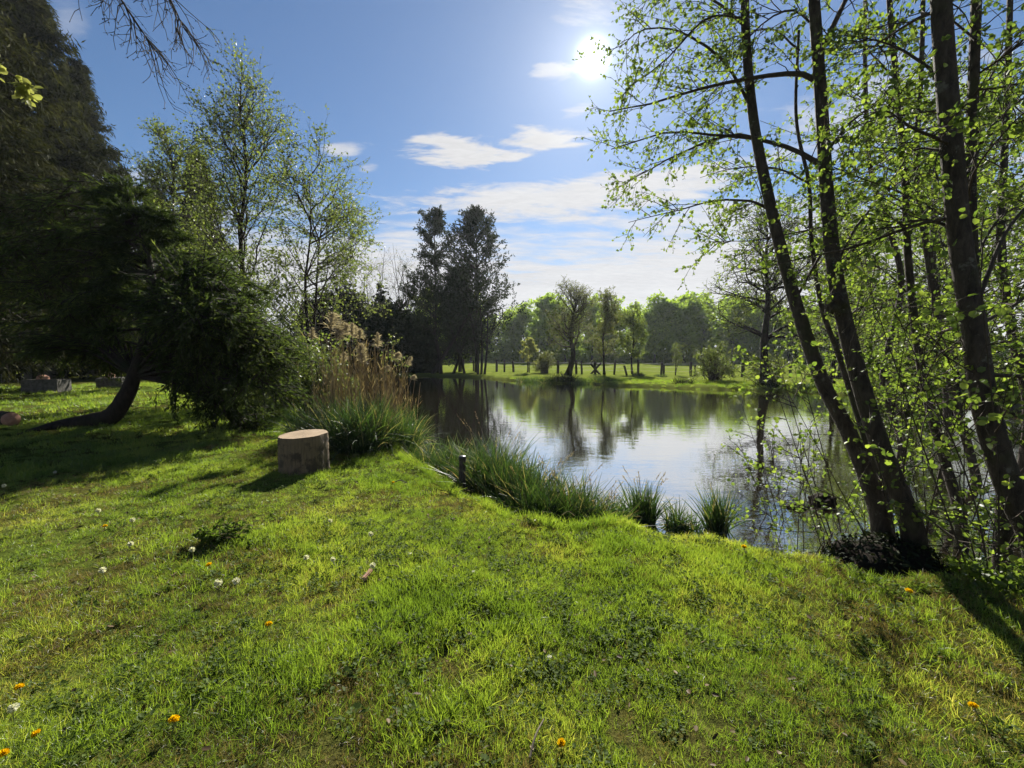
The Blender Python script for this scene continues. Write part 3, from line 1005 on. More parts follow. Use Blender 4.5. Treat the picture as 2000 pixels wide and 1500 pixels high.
# ---- tall cypresses beside the pond
CY = 'tall dark cypresses at the far shore'
conifer('cypress_tree', (-7.1, 38.4, -0.2), 14.6, 0.19, 5.2, 'thinner open cypress on the left of the pair', CY, 53, n=85, n2=11, per=14, leaf=0.27, lw=0.11, droop=-0.02, t0=0.10,
        mat='needle_cypress', hang=-0.15, prof=0.48, ang=1.1, rise=0.05)
conifer('cypress_tree', (-3.3, 38.7, -0.2), 14.4, 0.24, 6.6, 'denser cypress on the right of the pair', CY, 54, n=105, n2=12, per=15, leaf=0.28, lw=0.12, droop=-0.02, t0=0.14,
        mat='needle_cypress', hang=-0.15, prof=0.48, ang=1.1, rise=0.05)
conifer('cypress_tree', (-5.1, 40.2, -0.2), 9.6, 0.19, 4.0, 'shorter dark cypress filling the gap between the pair', CY, 55, n=110, n2=12, per=15, leaf=0.28, lw=0.12, droop=-0.02, t0=0.12,
        mat='needle_cypress', hang=-0.15, prof=0.48, ang=1.1, rise=0.05)
# crossed leaning trunks and slim stems at their feet
LS = 'leaning bare stems at the far shore'
for i, (x0, x1, px_top, py_top, Y, r, lab) in enumerate(((843, 0, 925, 600, 36.6, 0.20, 'thick leaning trunk slanting right at the feet of the cypresses'),
                                                         (884, 0, 915, 640, 36.6, 0.16, 'leaning trunk in the middle of the crossed trunks'),
                                                         (862, 0, 846, 640, 36.6, 0.18, 'trunk slanting left below the left cypress'),
                                                         (908, 0, 880, 640, 36.4, 0.13, 'slim trunk slanting left right of the crossed trunks'),
                                                         (934, 0, 918, 610, 35.2, 0.13, 'slim stem bending left at the water edge'),
                                                         (940, 0, 938, 600, 35.2, 0.12, 'upright slim stem at the water edge'),
                                                         (946, 0, 953, 610, 35.2, 0.11, 'slim stem bending right at the water edge'))):
    g = np.random.default_rng(70 + i)
    b = at(x0, 735, Y)
    base = np.array((b[0], Y, gz(b[0], Y)))
    top = at(px_top, py_top, Y + 0.6)
    root = empty('leaning_tree', base, lab, 'tree', LS)
    tb, lv = Tubes(), Leaves(g)
    P = smooth_line([base + (0, 0, -0.2), base * 0.6 + top * 0.4 + (0.1, 0, 0), top], 12)
    tb.add(P, np.linspace(r, r * 0.5, 12), 7, 0.05, g)
    B = spawn(P[None], 9, 1.8, 0.8, 5, g, droop=-0.05, t0=0.5)
    tb.add(B, rad(B, r * 0.3, 0.008), 3)
    lv.on(B, 10, 0.14, 0.09)
    kid(root, part('trunk', tb.mesh('trunk', MAT['bark_dark'], base), root))
    kid(root, part('crown', lv.mesh('crown', MAT['leaf_dark'], 'quad', base), root, 'stuff'))

# ---- wood beyond the field
WD = 'trees of the wood beyond the field'
w1 = broadleaf('woodland_tree', (0, 92, -0.2), 11, 0.2, '', group=WD, seed=81, n1=40, n2=8, n3=3, per=3, leaf=0.50, lw=0.36, spread=0.40, ang=0.9, t0=0.03, mat='leaf_wood', n1taper=0.45)
w2 = broadleaf('woodland_tree', (7, 90, -0.2), 10, 0.2, '', group=WD, seed=82, n1=40, n2=9, n3=3, per=4, leaf=0.50, lw=0.36, spread=0.46, ang=1.0, t0=0.03, mat='leaf_wood', n1taper=0.5)
w3 = broadleaf('woodland_tree', (14, 95, -0.2), 11, 0.2, '', group=WD, seed=83, n1=36, n2=8, n3=3, per=4, leaf=0.45, lw=0.32, spread=0.40, ang=0.75, t0=0.05, mat='leaf_wood', n1taper=0.45)
kinds = {w1.name: 'round crowned', w2.name: 'broad crowned', w3.name: 'narrow crowned'}
size_word = lambda q: 'tall' if q > 1.05 else 'low' if q < 0.92 else 'middling'
g = np.random.default_rng(5)
wood = []
for row, (Y0, n, a, b) in enumerate(((84, 27, -30, 74), (93, 24, -36, 92))):
    for i in range(n):
        x = a + (b - a) * (i + g.uniform(0.1, 0.9)) / n
        y = Y0 + g.uniform(-3, 4) - 0.12 * max(0, x)
        wood.append((row, x, y))
names = ['just left of the cypresses', 'behind the cypresses', 'right of the cypresses', 'behind the young tree', 'behind the round willow', 'behind the slender tree', 'behind the small round tree', 'above the bare shrub', 'left of the bank alder',
         'behind the bank alder', 'right of the bank alder', 'behind the twin trunks', 'beyond the slim stem', 'beyond the thickest trunk', 'at the right edge of the picture', 'past the right edge of the picture']
edges = [790, 890, 985, 1020, 1060, 1150, 1215, 1270, 1330, 1420, 1540, 1640, 1740, 1830, 1930, 99999]
used_labels = {}
for row, x, y in wood:
    src = (w1, w2, w2, w3, w3)[int(g.integers(0, 5))]
    q = g.uniform(0.80, 1.14)
    ppx = 1000 + FPX * x / y
    where = names[next(i for i, e in enumerate(edges) if ppx <= e)]
    lab = '%s %s tree in the wood\'s %s row %s' % (size_word(q), kinds[src.name], ('front', 'back')[row], where)
    c = copy_tree(src, (x, y, -0.2), g.uniform(0, 6.28), (q * g.uniform(0.95, 1.25), q * g.uniform(0.95, 1.25), q), lab, WD)
    used_labels.setdefault(lab, []).append((x, c))
for lab, lst in used_labels.items():
    if len(lst) > 1:
        lst.sort(key=lambda t: t[0])
        side = ['left one', 'right one'] if len(lst) == 2 else ['left one', 'middle one', 'right one'] if len(lst) == 3 else ['place %d' % (i + 1) for i in range(len(lst))]
        for (x, c), sd in zip(lst, side):
            c['label'] = lab + ', ' + sd
for w, x, lab in ((w1, -46, 'round crowned woodland tree past the left end of the far wood'), (w2, 96, 'broad crowned woodland tree past the right end of the far wood'), (w3, 102, 'narrow crowned woodland tree outermost at the right of the far wood')):
    w.location = (x, 94, -0.2)
    w['label'] = lab
# low dark growth along the foot of the wood: one mass
g = np.random.default_rng(6)
lv = Leaves(g)
M = 26000
x = g.uniform(-60, 105, M)
yy = 87 + g.normal(0, 1.8, M) - 0.12 * np.maximum(0, x)
zz = g.uniform(0, 1, M) ** 1.2 * (4.2 + 1.3 * np.sin(x * 0.35) + np.sin(x * 0.9 + 2) + 0.7 * np.sin(x * 2.1))
lv.add(np.stack((x, yy, zz - 0.2), -1), g.normal(0, 1, (M, 3)), g.normal(0, 1, (M, 3)), g.uniform(0.5, 1.0, M), g.uniform(0.35, 0.6, M))
M = 26000
x = g.uniform(-60, 105, M)
lv.add(np.stack((x, 85.5 + g.normal(0, 1.2, M) - 0.12 * np.maximum(0, x), g.uniform(-0.3, 1.3, M)), -1), g.normal(0, 1, (M, 3)), g.normal(0, 1, (M, 3)), g.uniform(0.4, 0.7, M), g.uniform(0.3, 0.5, M))
tag(part('undergrowth', lv.mesh('undergrowth', MAT['leaf_wood'])), 'dense low undergrowth along the foot of the far wood', 'undergrowth', kind='stuff')

# ---- single trees in front of the field
FT = 'single trees along the field fence'
wil = broadleaf('willow_tree', (4.6, 34.0, -0.2), 6.6, 0.24, 'round twisted willow with a dark forked trunk by the fence', group=FT, seed=91, n1=30, n2=11, n3=5, per=4, leaf=0.13, lw=0.05,
                spread=0.50, ang=0.85, up=0.08, t0=0.30, mat='leaf_willow', lean=(0.7, 0), wig=0.05, n1taper=0.5, k=9)
broadleaf('ash_tree', (7.9, 35.0, -0.2), 6.6, 0.10, 'slender upright tree just right of the round willow', group=FT, seed=92, n1=34, n2=10, n3=4, per=4, leaf=0.12, lw=0.07,
          spread=0.34, ang=0.55, up=0.06, t0=0.15, mat='leaf_willow')
broadleaf('ash_tree', (10.6, 36.0, -0.2), 5.2, 0.09, 'small green round tree right of the slender tree', group=FT, seed=93, n1=26, n2=9, n3=4, per=6, leaf=0.13, lw=0.09,
          spread=0.40, ang=0.8, up=0.04, t0=0.22, mat='leaf_spring')
broadleaf('young_tree', (1.6, 38.0, -0.2), 3.0, 0.04, 'small bright young tree beside a fence post', group=FT, seed=94, n1=18, n2=6, n3=2, per=8, leaf=0.16, lw=0.10,
          spread=0.34, ang=0.9, up=0.04, t0=0.15, mat='pale_leaf')
bush('willow_shrub', (3.0, 37.5, -0.2), 1.2, 1.0, 2.4, 'drooping yellow green shrub between young tree and willow', seed=95, mat='leaf_willow', leaf=0.15, lw=0.05, n=50, n2=8, per=8, hang=0.5)
broadleaf('thorn_shrub', (13.4, 33.6, -0.2), 2.2, 0.03, 'bare multi stemmed shrub growing in the fence line', 'shrub', seed=96, n1=30, n2=6, n3=2, per=2, leaf=0.07,
          spread=0.5, ang=0.4, up=0.08, t0=0.02, stems=5, mat='leaf_spring', twig_mat='twig_pale')

# ---- bank alder with dark trunk right of the field (far shore)
broadleaf('bank_alder', (14.3, 23.0, -0.25), 8.8, 0.26, 'dark trunked alder on the far bank with long level limbs', seed=101, n1=38, n2=11, n3=4, per=4, leaf=0.095, lw=0.07,
          spread=0.48, ang=1.15, up=0.05, t0=0.25, mat='leaf_spring', k=10, lean=(-0.3, 0), n1taper=0.62, wig=0.006, twig_mat='bark_dark')
bush('sprout_shrub', (15.0, 23.8, -0.2), 1.7, 1.2, 2.2, 'fan of leafy sprouts right of the dark bank alder', seed=102, mat='leaf_spring', leaf=0.10, lw=0.07, n=40, n2=7, per=9)
bush('sprout_shrub', (13.2, 26.8, -0.2), 1.7, 1.2, 2.8, 'bright green leafy growth left of the dark bank alder', seed=103, mat='leaf_spring', leaf=0.11, lw=0.08, n=60, n2=8, per=7)
# ---- trees across the pond on the right
RT = 'background trees right of the bank alder'
r1 = broadleaf('shore_tree', (19.5, 25.0, -0.2), 10.5, 0.16, 'first slim tree right of the dark bank alder', group=RT, seed=104, n1=34, n2=10, n3=4, per=5, leaf=0.12, lw=0.09, spread=0.36, ang=0.85, t0=0.12, mat='leaf_spring')
r2 = broadleaf('shore_tree', (19.0, 17.5, -0.1), 11.5, 0.15, 'tree on the right shore behind the thin leaning alder stem', group=RT, seed=105, n1=36, n2=11, n3=4, per=8, leaf=0.10, lw=0.08, spread=0.38, ang=0.95, t0=0.06, mat='leaf_alder')
for i, (x, y, s, src, lab) in enumerate(((24.0, 30.0, 1.0, r1, 'tree beyond the right end of the fence'), (23.0, 22.5, 1.05, r2, 'tall leafy tree behind the right shore'), (28.0, 26.0, 1.1, r1, 'tree behind the tall leafy tree on the right shore'),
                                         (20.5, 13.5, 1.15, r2, 'leafy tree at the right end of the pond'), (15.5, 9.6, 0.90, r2, 'nearest leafy tree on the bare right bank'), (30.0, 36.0, 1.1, r1, 'tree furthest back right of the field'),
                                         (24.5, 17.0, 1.2, r1, 'large tree behind the bare right bank'), (36.0, 40.0, 1.2, r2, 'broad tree at the right end of the field'))):
    copy_tree(src, (x, y, -0.1), 0.7 + i * 1.3, s, lab, RT)
rs = bush('green_shrub', (17.2, 18.6, -0.1), 1.8, 1.4, 1.7, 'bushy green shrub on the right shore', seed=106, mat='leaf_alder', leaf=0.10, lw=0.08, n=60, n2=8, per=12)
copy_tree(rs, (20.5, 21.5, -0.1), 2.0, 1.5, 'larger green shrub behind the right shore')
copy_tree(rs, (18.6, 13.6, -0.1), 3.0, 1.2, 'green shrub at the edge of the bare right bank')
copy_tree(rs, (16.6, 9.6, -0.1), 5.0, 1.2, 'green shrub on the bare bank near the right edge')


# ------------------------------------------------------------------ alders on the right, close to the camera
AL = 'near alders on the right bank'


def near_alder(base, trunks, limbs, label, seed, n2=9, n3=4, per=5, leaf=0.062, stool=None, name='near_alder', auto=0, auto_len=1.8, mat='leaf_alder', t0=0.35):
    """trunks: list of (control points, r0, r1); limbs: (control points, r)"""
    g = np.random.default_rng(seed)
    base = np.asarray(base, float)
    root = empty(name, base, label, 'tree', AL)
    br, lv = Tubes(), Leaves(g)
    for (pts, r0, r1) in trunks:
        tb = Tubes()
        n = 60
        P = smooth_line(pts, n)
        s = np.linspace(0, 1, n)
        rr = r0 + (r1 - r0) * s + r0 * 0.45 * np.exp(-s * 16)
        tb.add(P, rr, 18, 0.022, g)
        kn = spawn(P[None], 10, 0.06, 1.4, 3, g, t0=0.1, taper=0)
        tb.add(kn, rad(kn, 0.018, 0.006), 5)
        kid(root, part('trunk', tb.mesh('trunk', MAT['bark_alder'], base), root))
        if auto:
            A = spawn(P[None], auto, auto_len, 1.35, 9, g, droop=0.0, jit=0.10, t0=t0, taper=0.2, flat=0.3)
            br.add(A, rad(A, max(r1 * 0.28, 0.008), 0.005), 5)
            limbs = list(limbs) + [(a, None) for a in A]
    L = []
    for (pts, r) in limbs:
        P = smooth_line(pts, 12)
        if r:
            P = P + np.cumsum(g.normal(0, 0.006, P.shape), axis=0)
            br.add(P, np.linspace(r, r * 0.2, 12), 6, 0.05, g)
        L.append(P)
    if L:
        L = np.array([smooth_line(p, 12) for p in L])
        B2 = spawn(L, n2, 0.75, 0.85, 6, g, droop=0.02, jit=0.14, t0=0.12, taper=0.25, flat=0.5)
        br.add(B2, rad(B2, 0.006, 0.002), 3)
        B3 = spawn(B2, n3, 0.30, 0.8, 4, g, droop=0.03, jit=0.2, t0=0.15, taper=0.3)
        br.add(B3, rad(B3, 0.0028, 0.0012), 3)
        lv.on(B3, per, leaf, leaf * 0.82, out=0.7, up=0.35, droop=0.25, t0=0.2)
        lv.on(B2, per, leaf, leaf * 0.82, out=0.7, up=0.35, droop=0.25, t0=0.3)
        kid(root, part('branches', br.mesh('branches', MAT['twig'], base), root))
        kid(root, part('crown', lv.mesh('crown', MAT[mat], 'round', base), root, 'stuff'))
    if stool is not None:
        kid(root, part('root_mass', stool, root))
        lt = Leaves(g)
        q = unit(g.normal(0, 1, (1500, 3)))
        q[:, 2] = np.abs(q[:, 2])
        pos = q * np.array((0.47, 0.35, 0.35)) * g.uniform(0.96, 1.12, (1500, 1)) + np.array((0.20, -0.08, -0.14))
        lt.add(pos, np.cross(q, g.normal(0, 1, (1500, 3))) + q * 0.5, q + g.normal(0, .5, (1500, 3)), g.uniform(.02, .06, 1500), g.uniform(.01, .03, 1500))
        kid(root, part('moss_and_litter', lt.mesh('moss_and_litter', MAT['leaf_dark'], 'round'), root, 'stuff'))
    return root


def lump_mesh(name, rx, ry, rz, mat, seed, amp=0.18, off=(0, 0, 0), rough=0.0):
    g = np.random.default_rng(seed)
    nu, nv = 40, 18
    u = np.linspace(0, 2 * np.pi, nu, endpoint=False)
    v = np.linspace(-0.35, 1.0, nv) * np.pi / 2
    U, Vv = np.meshgrid(u, v)
    r = np.ones_like(U)
    for _ in range(9):
        f, h = g.integers(1, 7), g.integers(1, 6)
        r += amp / 2.2 * np.sin(f * U + g.uniform(0, 6.28)) * np.sin(h * Vv * 2 + g.uniform(0, 6.28)) * np.cos(Vv)
    r += g.normal(0, 1, r.shape) * rough
    V = np.stack((np.cos(U) * np.cos(Vv) * r * rx, np.sin(U) * np.cos(Vv) * r * ry, np.sin(Vv) * r * rz), -1).reshape(-1, 3) + np.array(off)
    idx = np.arange(nu * nv).reshape(nv, nu)
    F = np.stack((idx[:-1], np.roll(idx[:-1], -1, 1), np.roll(idx[1:], -1, 1), idx[1:]), -1).reshape(-1, 4)
    return mesh_np(name, V, [F], mat, smooth=True)


bAB = np.array((3.10, 3.55, -0.25))
trunkA = [at(1730, 1035, 3.75) * (1, 1, 0) + (0, 0, -0.75), at(1722, 1035, 3.75), at(1700, 950, 3.8), at(1660, 850, 3.95), at(1600, 730, 4.15), at(1545, 560, 4.45), at(1500, 380, 4.8), at(1470, 220, 5.1), at(1455, 20, 5.4), at(1462, -200, 5.7), at(1470, -420, 6.0)]
trunkB = [at(1800, 1060, 3.5) * (1, 1, 0) + (0, 0, -0.75), at(1785, 1050, 3.5), at(1755, 960, 3.55), at(1712, 850, 3.65), at(1665, 690, 3.85), at(1632, 540, 4.05), at(1615, 380, 4.25), at(1604, 200, 4.45), at(1590, 0, 4.65), at(1580, -220, 4.9), at(1590, -460, 5.1)]
trunkC = [at(1745, 1030, 4.3) * (1, 1, 0) + (0, 0, -0.75), at(1735, 1000, 4.3), at(1690, 860, 4.5), at(1640, 700, 4.8), at(1605, 600, 5.0), at(1585, 470, 5.2), at(1580, 360, 5.3), at(1555, 230, 5.5), at(1560, 60, 5.7)]
limbsAB = [
    ([at(1603, 170, 4.5), at(1560, 148, 4.7), at(1480, 155, 5.0), at(1380, 175, 5.3), at(1280, 205, 5.7), at(1190, 225, 6.0)], 0.032),
    ([at(1618, 330, 4.3), at(1560, 295, 4.6), at(1480, 272, 5.0), at(1400, 265, 5.3), at(1300, 258, 5.6), at(1190, 290, 6.0)], 0.03),
    ([at(1480, 270, 5.0), at(1430, 262, 5.2), at(1350, 290, 5.4), at(1270, 330, 5.6), at(1205, 370, 5.9)], 0.02),
    ([at(1510, 415, 4.8), at(1470, 395, 4.9), at(1400, 392, 5.2), at(1320, 410, 5.5), at(1225, 435, 5.8)], 0.018),
    ([at(1550, 590, 4.4), at(1620, 455, 4.4), at(1560, 452, 4.7), at(1480, 465, 5.0), at(1400, 470, 5.3)], 0.015),
    ([at(1468, 210, 5.1), at(1420, 120, 5.3), at(1340, 60, 5.5), at(1260, 55, 5.8), at(1215, 90, 6.0)], 0.02),
    ([at(1460, 60, 5.3), at(1400, 10, 5.5), at(1330, -20, 5.8), at(1230, 5, 6.1)], 0.02),
    ([at(1456, 40, 5.4), at(1380, 40, 5.2), at(1300, 120, 5.2), at(1230, 170, 5.3)], 0.016),
    ([at(1600, 100, 4.6), at(1640, 20, 4.6), at(1670, -60, 4.7), at(1690, -160, 4.8)], 0.03),
    ([at(1612, 300, 4.35), at(1660, 240, 4.5), at(1730, 200, 4.7), at(1800, 190, 5.0)], 0.018),
    ([at(1630, 520, 4.1), at(1690, 420, 4.4), at(1760, 350, 4.8), at(1840, 330, 5.2)], 0.018),
    ([at(1580, 360, 5.3), at(1520, 330, 5.6), at(1440, 330, 5.9), at(1360, 350, 6.2)], 0.014),
    ([at(1560, 100, 5.6), at(1500, 60, 5.9), at(1420, 80, 6.2), at(1340, 130, 6.5)], 0.014),
    ([at(1600, 60, 4.6), at(1540, 20, 4.9), at(1460, 80, 5.1), at(1400, 200, 5.2)], 0.014),
    ([at(1650, 620, 3.95), at(1700, 590, 4.3), at(1760, 600, 4.7), at(1820, 640, 5.0)], 0.01),
]
stool = lump_mesh('root_mass', 0.46, 0.34, 0.34, MAT['soil'], 8, 0.12, (0.20, -0.08, -0.14), 0.035)
near_alder(bAB, [(trunkA, 0.078, 0.040), (trunkB, 0.086, 0.044), (trunkC, 0.036, 0.016)], limbsAB, 'twin trunked dark alder leaning over the pond from a dark root mass', 111,
           n2=17, n3=7, per=5, leaf=0.040, stool=stool)
# swelling on trunk B is part of the bark outline
bur = lump_mesh('burl', 0.09, 0.09, 0.13, MAT['bark_alder'], 9, 0.12)
for o in bpy.data.objects:
    if o.name.startswith('near_alder') and o.type == 'EMPTY':
        ob = part('burl', bur, o)
        pb = at(1634, 598, 3.95)
        ob.location = tuple(pb - bAB)

trunkE = [at(2045, 1100, 2.95) * (1, 1, 0) + (0, 0, -0.75), at(2032, 1095, 2.95), at(1975, 960, 3.0), at(1925, 800, 3.1), at(1902, 640, 3.2), at(1873, 450, 3.35), at(1852, 200, 3.5), at(1838, 0, 3.6), at(1830, -260, 3.75), at(1825, -560, 3.9)]
trunkF = [at(1975, 960, 3.4) * (1, 1, 0) + (0, 0, -0.75), at(1962, 900, 3.4), at(1925, 760, 3.6), at(1903, 560, 3.8), at(1895, 360, 4.0), at(1902, 150, 4.2), at(1908, -40, 4.35), at(1912, -300, 4.5)]
limbsE = [
    ([at(1870, 460, 3.35), at(1800, 430, 3.6), at(1720, 440, 3.9), at(1640, 490, 4.2)], 0.016),
    ([at(1900, 620, 3.2), at(1950, 480, 3.4), at(2010, 400, 3.6), at(2080, 340, 3.8)], 0.02),
    ([at(1890, 340, 3.9), at(1940, 240, 4.0), at(2000, 190, 4.1), at(2060, 150, 4.2)], 0.018),
    ([at(1850, 200, 3.5), at(1790, 130, 3.8), at(1720, 90, 4.1), at(1660, 80, 4.4)], 0.016),
    ([at(1856, 300, 3.45), at(1800, 290, 3.8), at(1740, 310, 4.2), at(1680, 340, 4.6)], 0.014),
    ([at(1903, 500, 3.85), at(1960, 420, 4.0), at(2040, 380, 4.2)], 0.014),
    ([at(1838, 60, 3.6), at(1900, -60, 3.7), at(1980, -100, 3.9)], 0.02),
    ([at(1905, 80, 4.2), at(1850, 40, 4.5), at(1790, 30, 4.8), at(1720, 60, 5.1)], 0.012),
    ([at(1900, 250, 4.1), at(1950, 120, 4.3), at(2010, 60, 4.5)], 0.012),
]
near_alder((3.75, 3.0, -0.1), [(trunkE, 0.082, 0.058), (trunkF, 0.050, 0.038)], limbsE, 'thickest alder trunk at the right edge with a thinner stem behind it', 112, n2=12, n3=5, per=5, leaf=0.042, auto=7, auto_len=1.5)
trunkD = [at(1885, 1040, 4.1) * (1, 1, 0) + (0, 0, -0.75), at(1875, 1010, 4.1), at(1845, 900, 4.3), at(1812, 780, 4.5), at(1790, 660, 4.7), at(1773, 500, 5.0), at(1766, 330, 5.2), at(1750, 150, 5.5), at(1738, 20, 5.7), at(1730, -200, 6.0)]
near_alder((3.9, 4.2, -0.4), [(trunkD, 0.048, 0.028)], [
    ([at(1766, 340, 5.2), at(1700, 320, 5.5), at(1630, 350, 5.8), at(1560, 400, 6.1)], 0.012),
    ([at(1770, 460, 5.1), at(1830, 390, 5.3), at(1890, 370, 5.6)], 0.012),
    ([at(1780, 580, 4.9), at(1720, 520, 5.2), at(1650, 510, 5.6)], 0.012),
    ([at(1750, 150, 5.5), at(1690, 90, 5.8), at(1620, 80, 6.1)], 0.012)], 'slim alder stem between the twin trunks and the thickest trunk', 113, n2=9, n3=5, per=5, leaf=0.042, auto=7, auto_len=1.6)
# further slim stems standing in and behind the shallow water
for i, (pts, r0, lab) in enumerate((
        (((1905, 930, 6.2), (1860, 760, 6.5), (1830, 620, 6.8), (1812, 500, 7.0), (1790, 330, 7.3), (1800, 120, 7.6), (1805, -100, 8.0)), 0.06, 'alder stem in the water behind the slim stem'),
        (((1760, 860, 7.4), (1725, 740, 7.6), (1760, 560, 8.2), (1735, 440, 8.5), (1700, 330, 8.8), (1690, 150, 9.2), (1690, -60, 9.6)), 0.065, 'alder stem with a slight bend seen between the slim stem and the twin trunks'),
        (((2010, 800, 6.0), (1975, 640, 6.2), (1955, 480, 6.5), (1960, 330, 6.8), (1968, 150, 7.0), (1975, -80, 7.3)), 0.07, 'dark alder stem behind the thickest trunk at the right edge'),
        (((1850, 800, 9.0), (1840, 640, 9.4), (1822, 500, 9.8), (1830, 320, 10.2), (1850, 100, 10.6)), 0.075, 'furthest alder stem on the right bank'))):
    P = [at(*q) for q in pts]
    near_alder((P[0][0], P[0][1], min(P[0][2], -0.3)), [([P[0] * (1, 1, 0) + (0, 0, -0.6)] + P, r0, r0 * 0.5)], [], lab, 120 + i, n2=9, n3=5, per=5, leaf=0.048, auto=18, auto_len=2.4, t0=0.22)
# leafy saplings between the trunks
SP = 'leafy alder saplings among the trunks'
for i, (px, py, Y, h, ns, lab) in enumerate(((1800, 1060, 3.6, 2.6, 5, 'leafy sapling right of the dark root mass'), (1690, 950, 4.2, 2.2, 4, 'leafy sapling between the twin trunks and the water sapling'),
                                             (1900, 1070, 3.5, 2.2, 5, 'leafy sapling left of the thickest trunk'), (1960, 1110, 2.9, 2.4, 4, 'leafy sapling in front of the thickest trunk'),
                                             (1830, 960, 4.9, 2.8, 5, 'tall leafy sapling behind the slim stem'), (1555, 985, 4.9, 1.35, 6, 'small sapling growing out of the water'),
                                             (1660, 1010, 4.0, 1.1, 5, 'low twiggy sapling over the water beside the twin trunks'), (1740, 900, 6.0, 2.6, 5, 'leafy sapling standing in the water behind the twin trunks'))):
    g = np.random.default_rng(140 + i)
    b = at(px, py, Y)
    h = h + max(0.0, b[2] - gz(b[0], b[1])) * 0.7
    base = np.array((b[0], b[1], gz(b[0], b[1])))
    root = empty('alder_sapling', base, lab, 'sapling', SP)
    br, lv = Tubes(), Leaves(g)
    for s in range(ns):
        a = g.uniform(0, 6.28)
        tip = np.array((math.cos(a) * h * 0.28 - 0.1 * h, math.sin(a) * h * 0.25, h * g.uniform(0.65, 1.05)))
        P = smooth_line([(0, 0, -0.12), tip * 0.45 + g.normal(0, 0.05, 3), tip], 12)
        br.add(P, np.linspace(0.008, 0.002, 12), 5)
        B = spawn(P[None], 8, h * 0.30, 0.9, 6, g, droop=0.01, t0=0.2, taper=0.4)
        br.add(B, rad(B, 0.005, 0.002), 3)
        lv.on(B, 6 if i not in (5, 6) else 4, 0.044, 0.038, out=0.7, up=0.5, droop=0.1, t0=0.2)
        B3 = spawn(B, 2, h * 0.12, 0.8, 4, g, t0=0.2)
        br.add(B3, rad(B3, 0.0025, 0.001), 3)
        lv.on(B3, 4 if i not in (5, 6) else 2, 0.044, 0.036, out=0.7, up=0.5, droop=0.1, t0=0.2)
    kid(root, part('stems', br.mesh('stems', MAT['twig']), root))
    kid(root, part('foliage', lv.mesh('foliage', MAT['leaf_alder'], 'round'), root, 'stuff'))
# brambles on the bank below the trunks
for i, (px, py, Y, s_, lab) in enumerate(((1880, 1090, 3.15, 0.50, 'low bramble on the bank between root mass and thickest trunk'), (1975, 1120, 2.75, 0.46, 'low bramble in the bottom right shade below the thickest trunk'),
                                          (1850, 1030, 3.9, 0.55, 'bramble standing in the wet behind the root mass'), (1950, 1010, 3.7, 0.6, 'bramble behind the foot of the thickest trunk'), (2010, 900, 4.4, 0.8, 'bramble over the water at the right edge'))):
    b = at(px, py, Y)
    bush('bramble', (b[0], b[1], gz(b[0], b[1])), s_, s_ * 0.7, s_ * 0.95, lab, 'bramble', 'brambles among the near alders', 180 + i, 'leaf_alder' if i % 2 else 'clover', 0.045, 0.034, 34, 6, 8, 'round', 0.05, 0.006)
# dark mossy root clump in the water
b = on_ground(1605, 985, WATER_Z)
o = part('root_clump', lump_mesh('root_clump', 0.16, 0.13, 0.14, MAT['soil'], 19, 0.2))
o.location = (b[0], b[1], WATER_Z)
tag(o, 'dark mossy root clump poking out of the water near the twin trunks', 'root')
b = on_ground(1556, 992, WATER_Z)
o = part('root_clump', lump_mesh('root_clump', 0.11, 0.09, 0.06, MAT['soil'], 20, 0.2))
o.location = (b[0], b[1], WATER_Z)
tag(o, 'small dark root at the foot of the sapling in the water', 'root')


# ---- tree beside the camera whose bare twigs hang into the top left corner
def overhanging_tree():
    g = np.random.default_rng(151)
    base = np.array((-5.2, 1.6, 0.0))
    root = empty('overhanging_tree', base, 'tree with bare budding twigs hanging into the top left corner', 'tree')
    tb, br, lv = Tubes(), Tubes(), Leaves(g)
    T = smooth_line([base + (0, 0, -0.2), base + (0.1, 0.1, 2.0), base + (0.2, 0.2, 4.2), base + (0.1, 0.4, 7.0)], 24)
    tb.add(T, np.linspace(0.16, 0.05, 24), 10, 0.05, g)
    limbs = [smooth_line([T[15], at(60, -200, 2.7), at(150, -120, 3.0), at(230, -10, 3.1), at(300, 95, 3.15)], 14),
             smooth_line([T[16], at(120, -250, 2.9), at(225, -150, 3.2), at(310, -40, 3.3), at(362, 60, 3.3)], 14)]
    L = np.array(limbs)
    br.add(L, rad(L, 0.022, 0.003), 5)
    B = spawn(L, 30, 0.5, 0.6, 7, g, droop=0.16, jit=0.14, t0=0.45, taper=0.3)
    br.add(B, rad(B, 0.004, 0.0016), 4)
    B3 = spawn(B, 4, 0.16, 0.8, 4, g, droop=0.08, jit=0.2, t0=0.2, taper=0.3)
    br.add(B3, rad(B3, 0.0024, 0.0012), 3)
    lv.on(B3, 2, 0.012, 0.008, out=0.5, t0=0.6)
    lf = [smooth_line([T[11], at(-140, 70, 2.2), at(-40, 120, 2.25), at(15, 140, 2.25), at(52, 175, 2.3)], 10)]
    L2 = np.array(lf)
    br.add(L2, rad(L2, 0.008, 0.002), 4)
    B4 = spawn(L2, 14, 0.14, 0.8, 4, g, droop=0.05, t0=0.55)
    br.add(B4, rad(B4, 0.002, 0.001), 3)
    l2 = Leaves(g)
    l2.on(B4, 9, 0.038, 0.026, out=0.6, up=0.3, droop=0.2)
    kid(root, part('trunk', tb.mesh('trunk', MAT['bark_dark'], base), root))
    kid(root, part('branches', br.mesh('branches', MAT['twig'], base), root))
    kid(root, part('buds', lv.mesh('buds', MAT['leaf_dark'], 'quad', base), root, 'stuff'))
    tag(kid(root, part('leaf_spray', l2.mesh('leaf_spray', MAT['pale_leaf'], 'round', base), root, 'stuff')), 'pale fresh leaves on the lowest twig')


overhanging_tree()


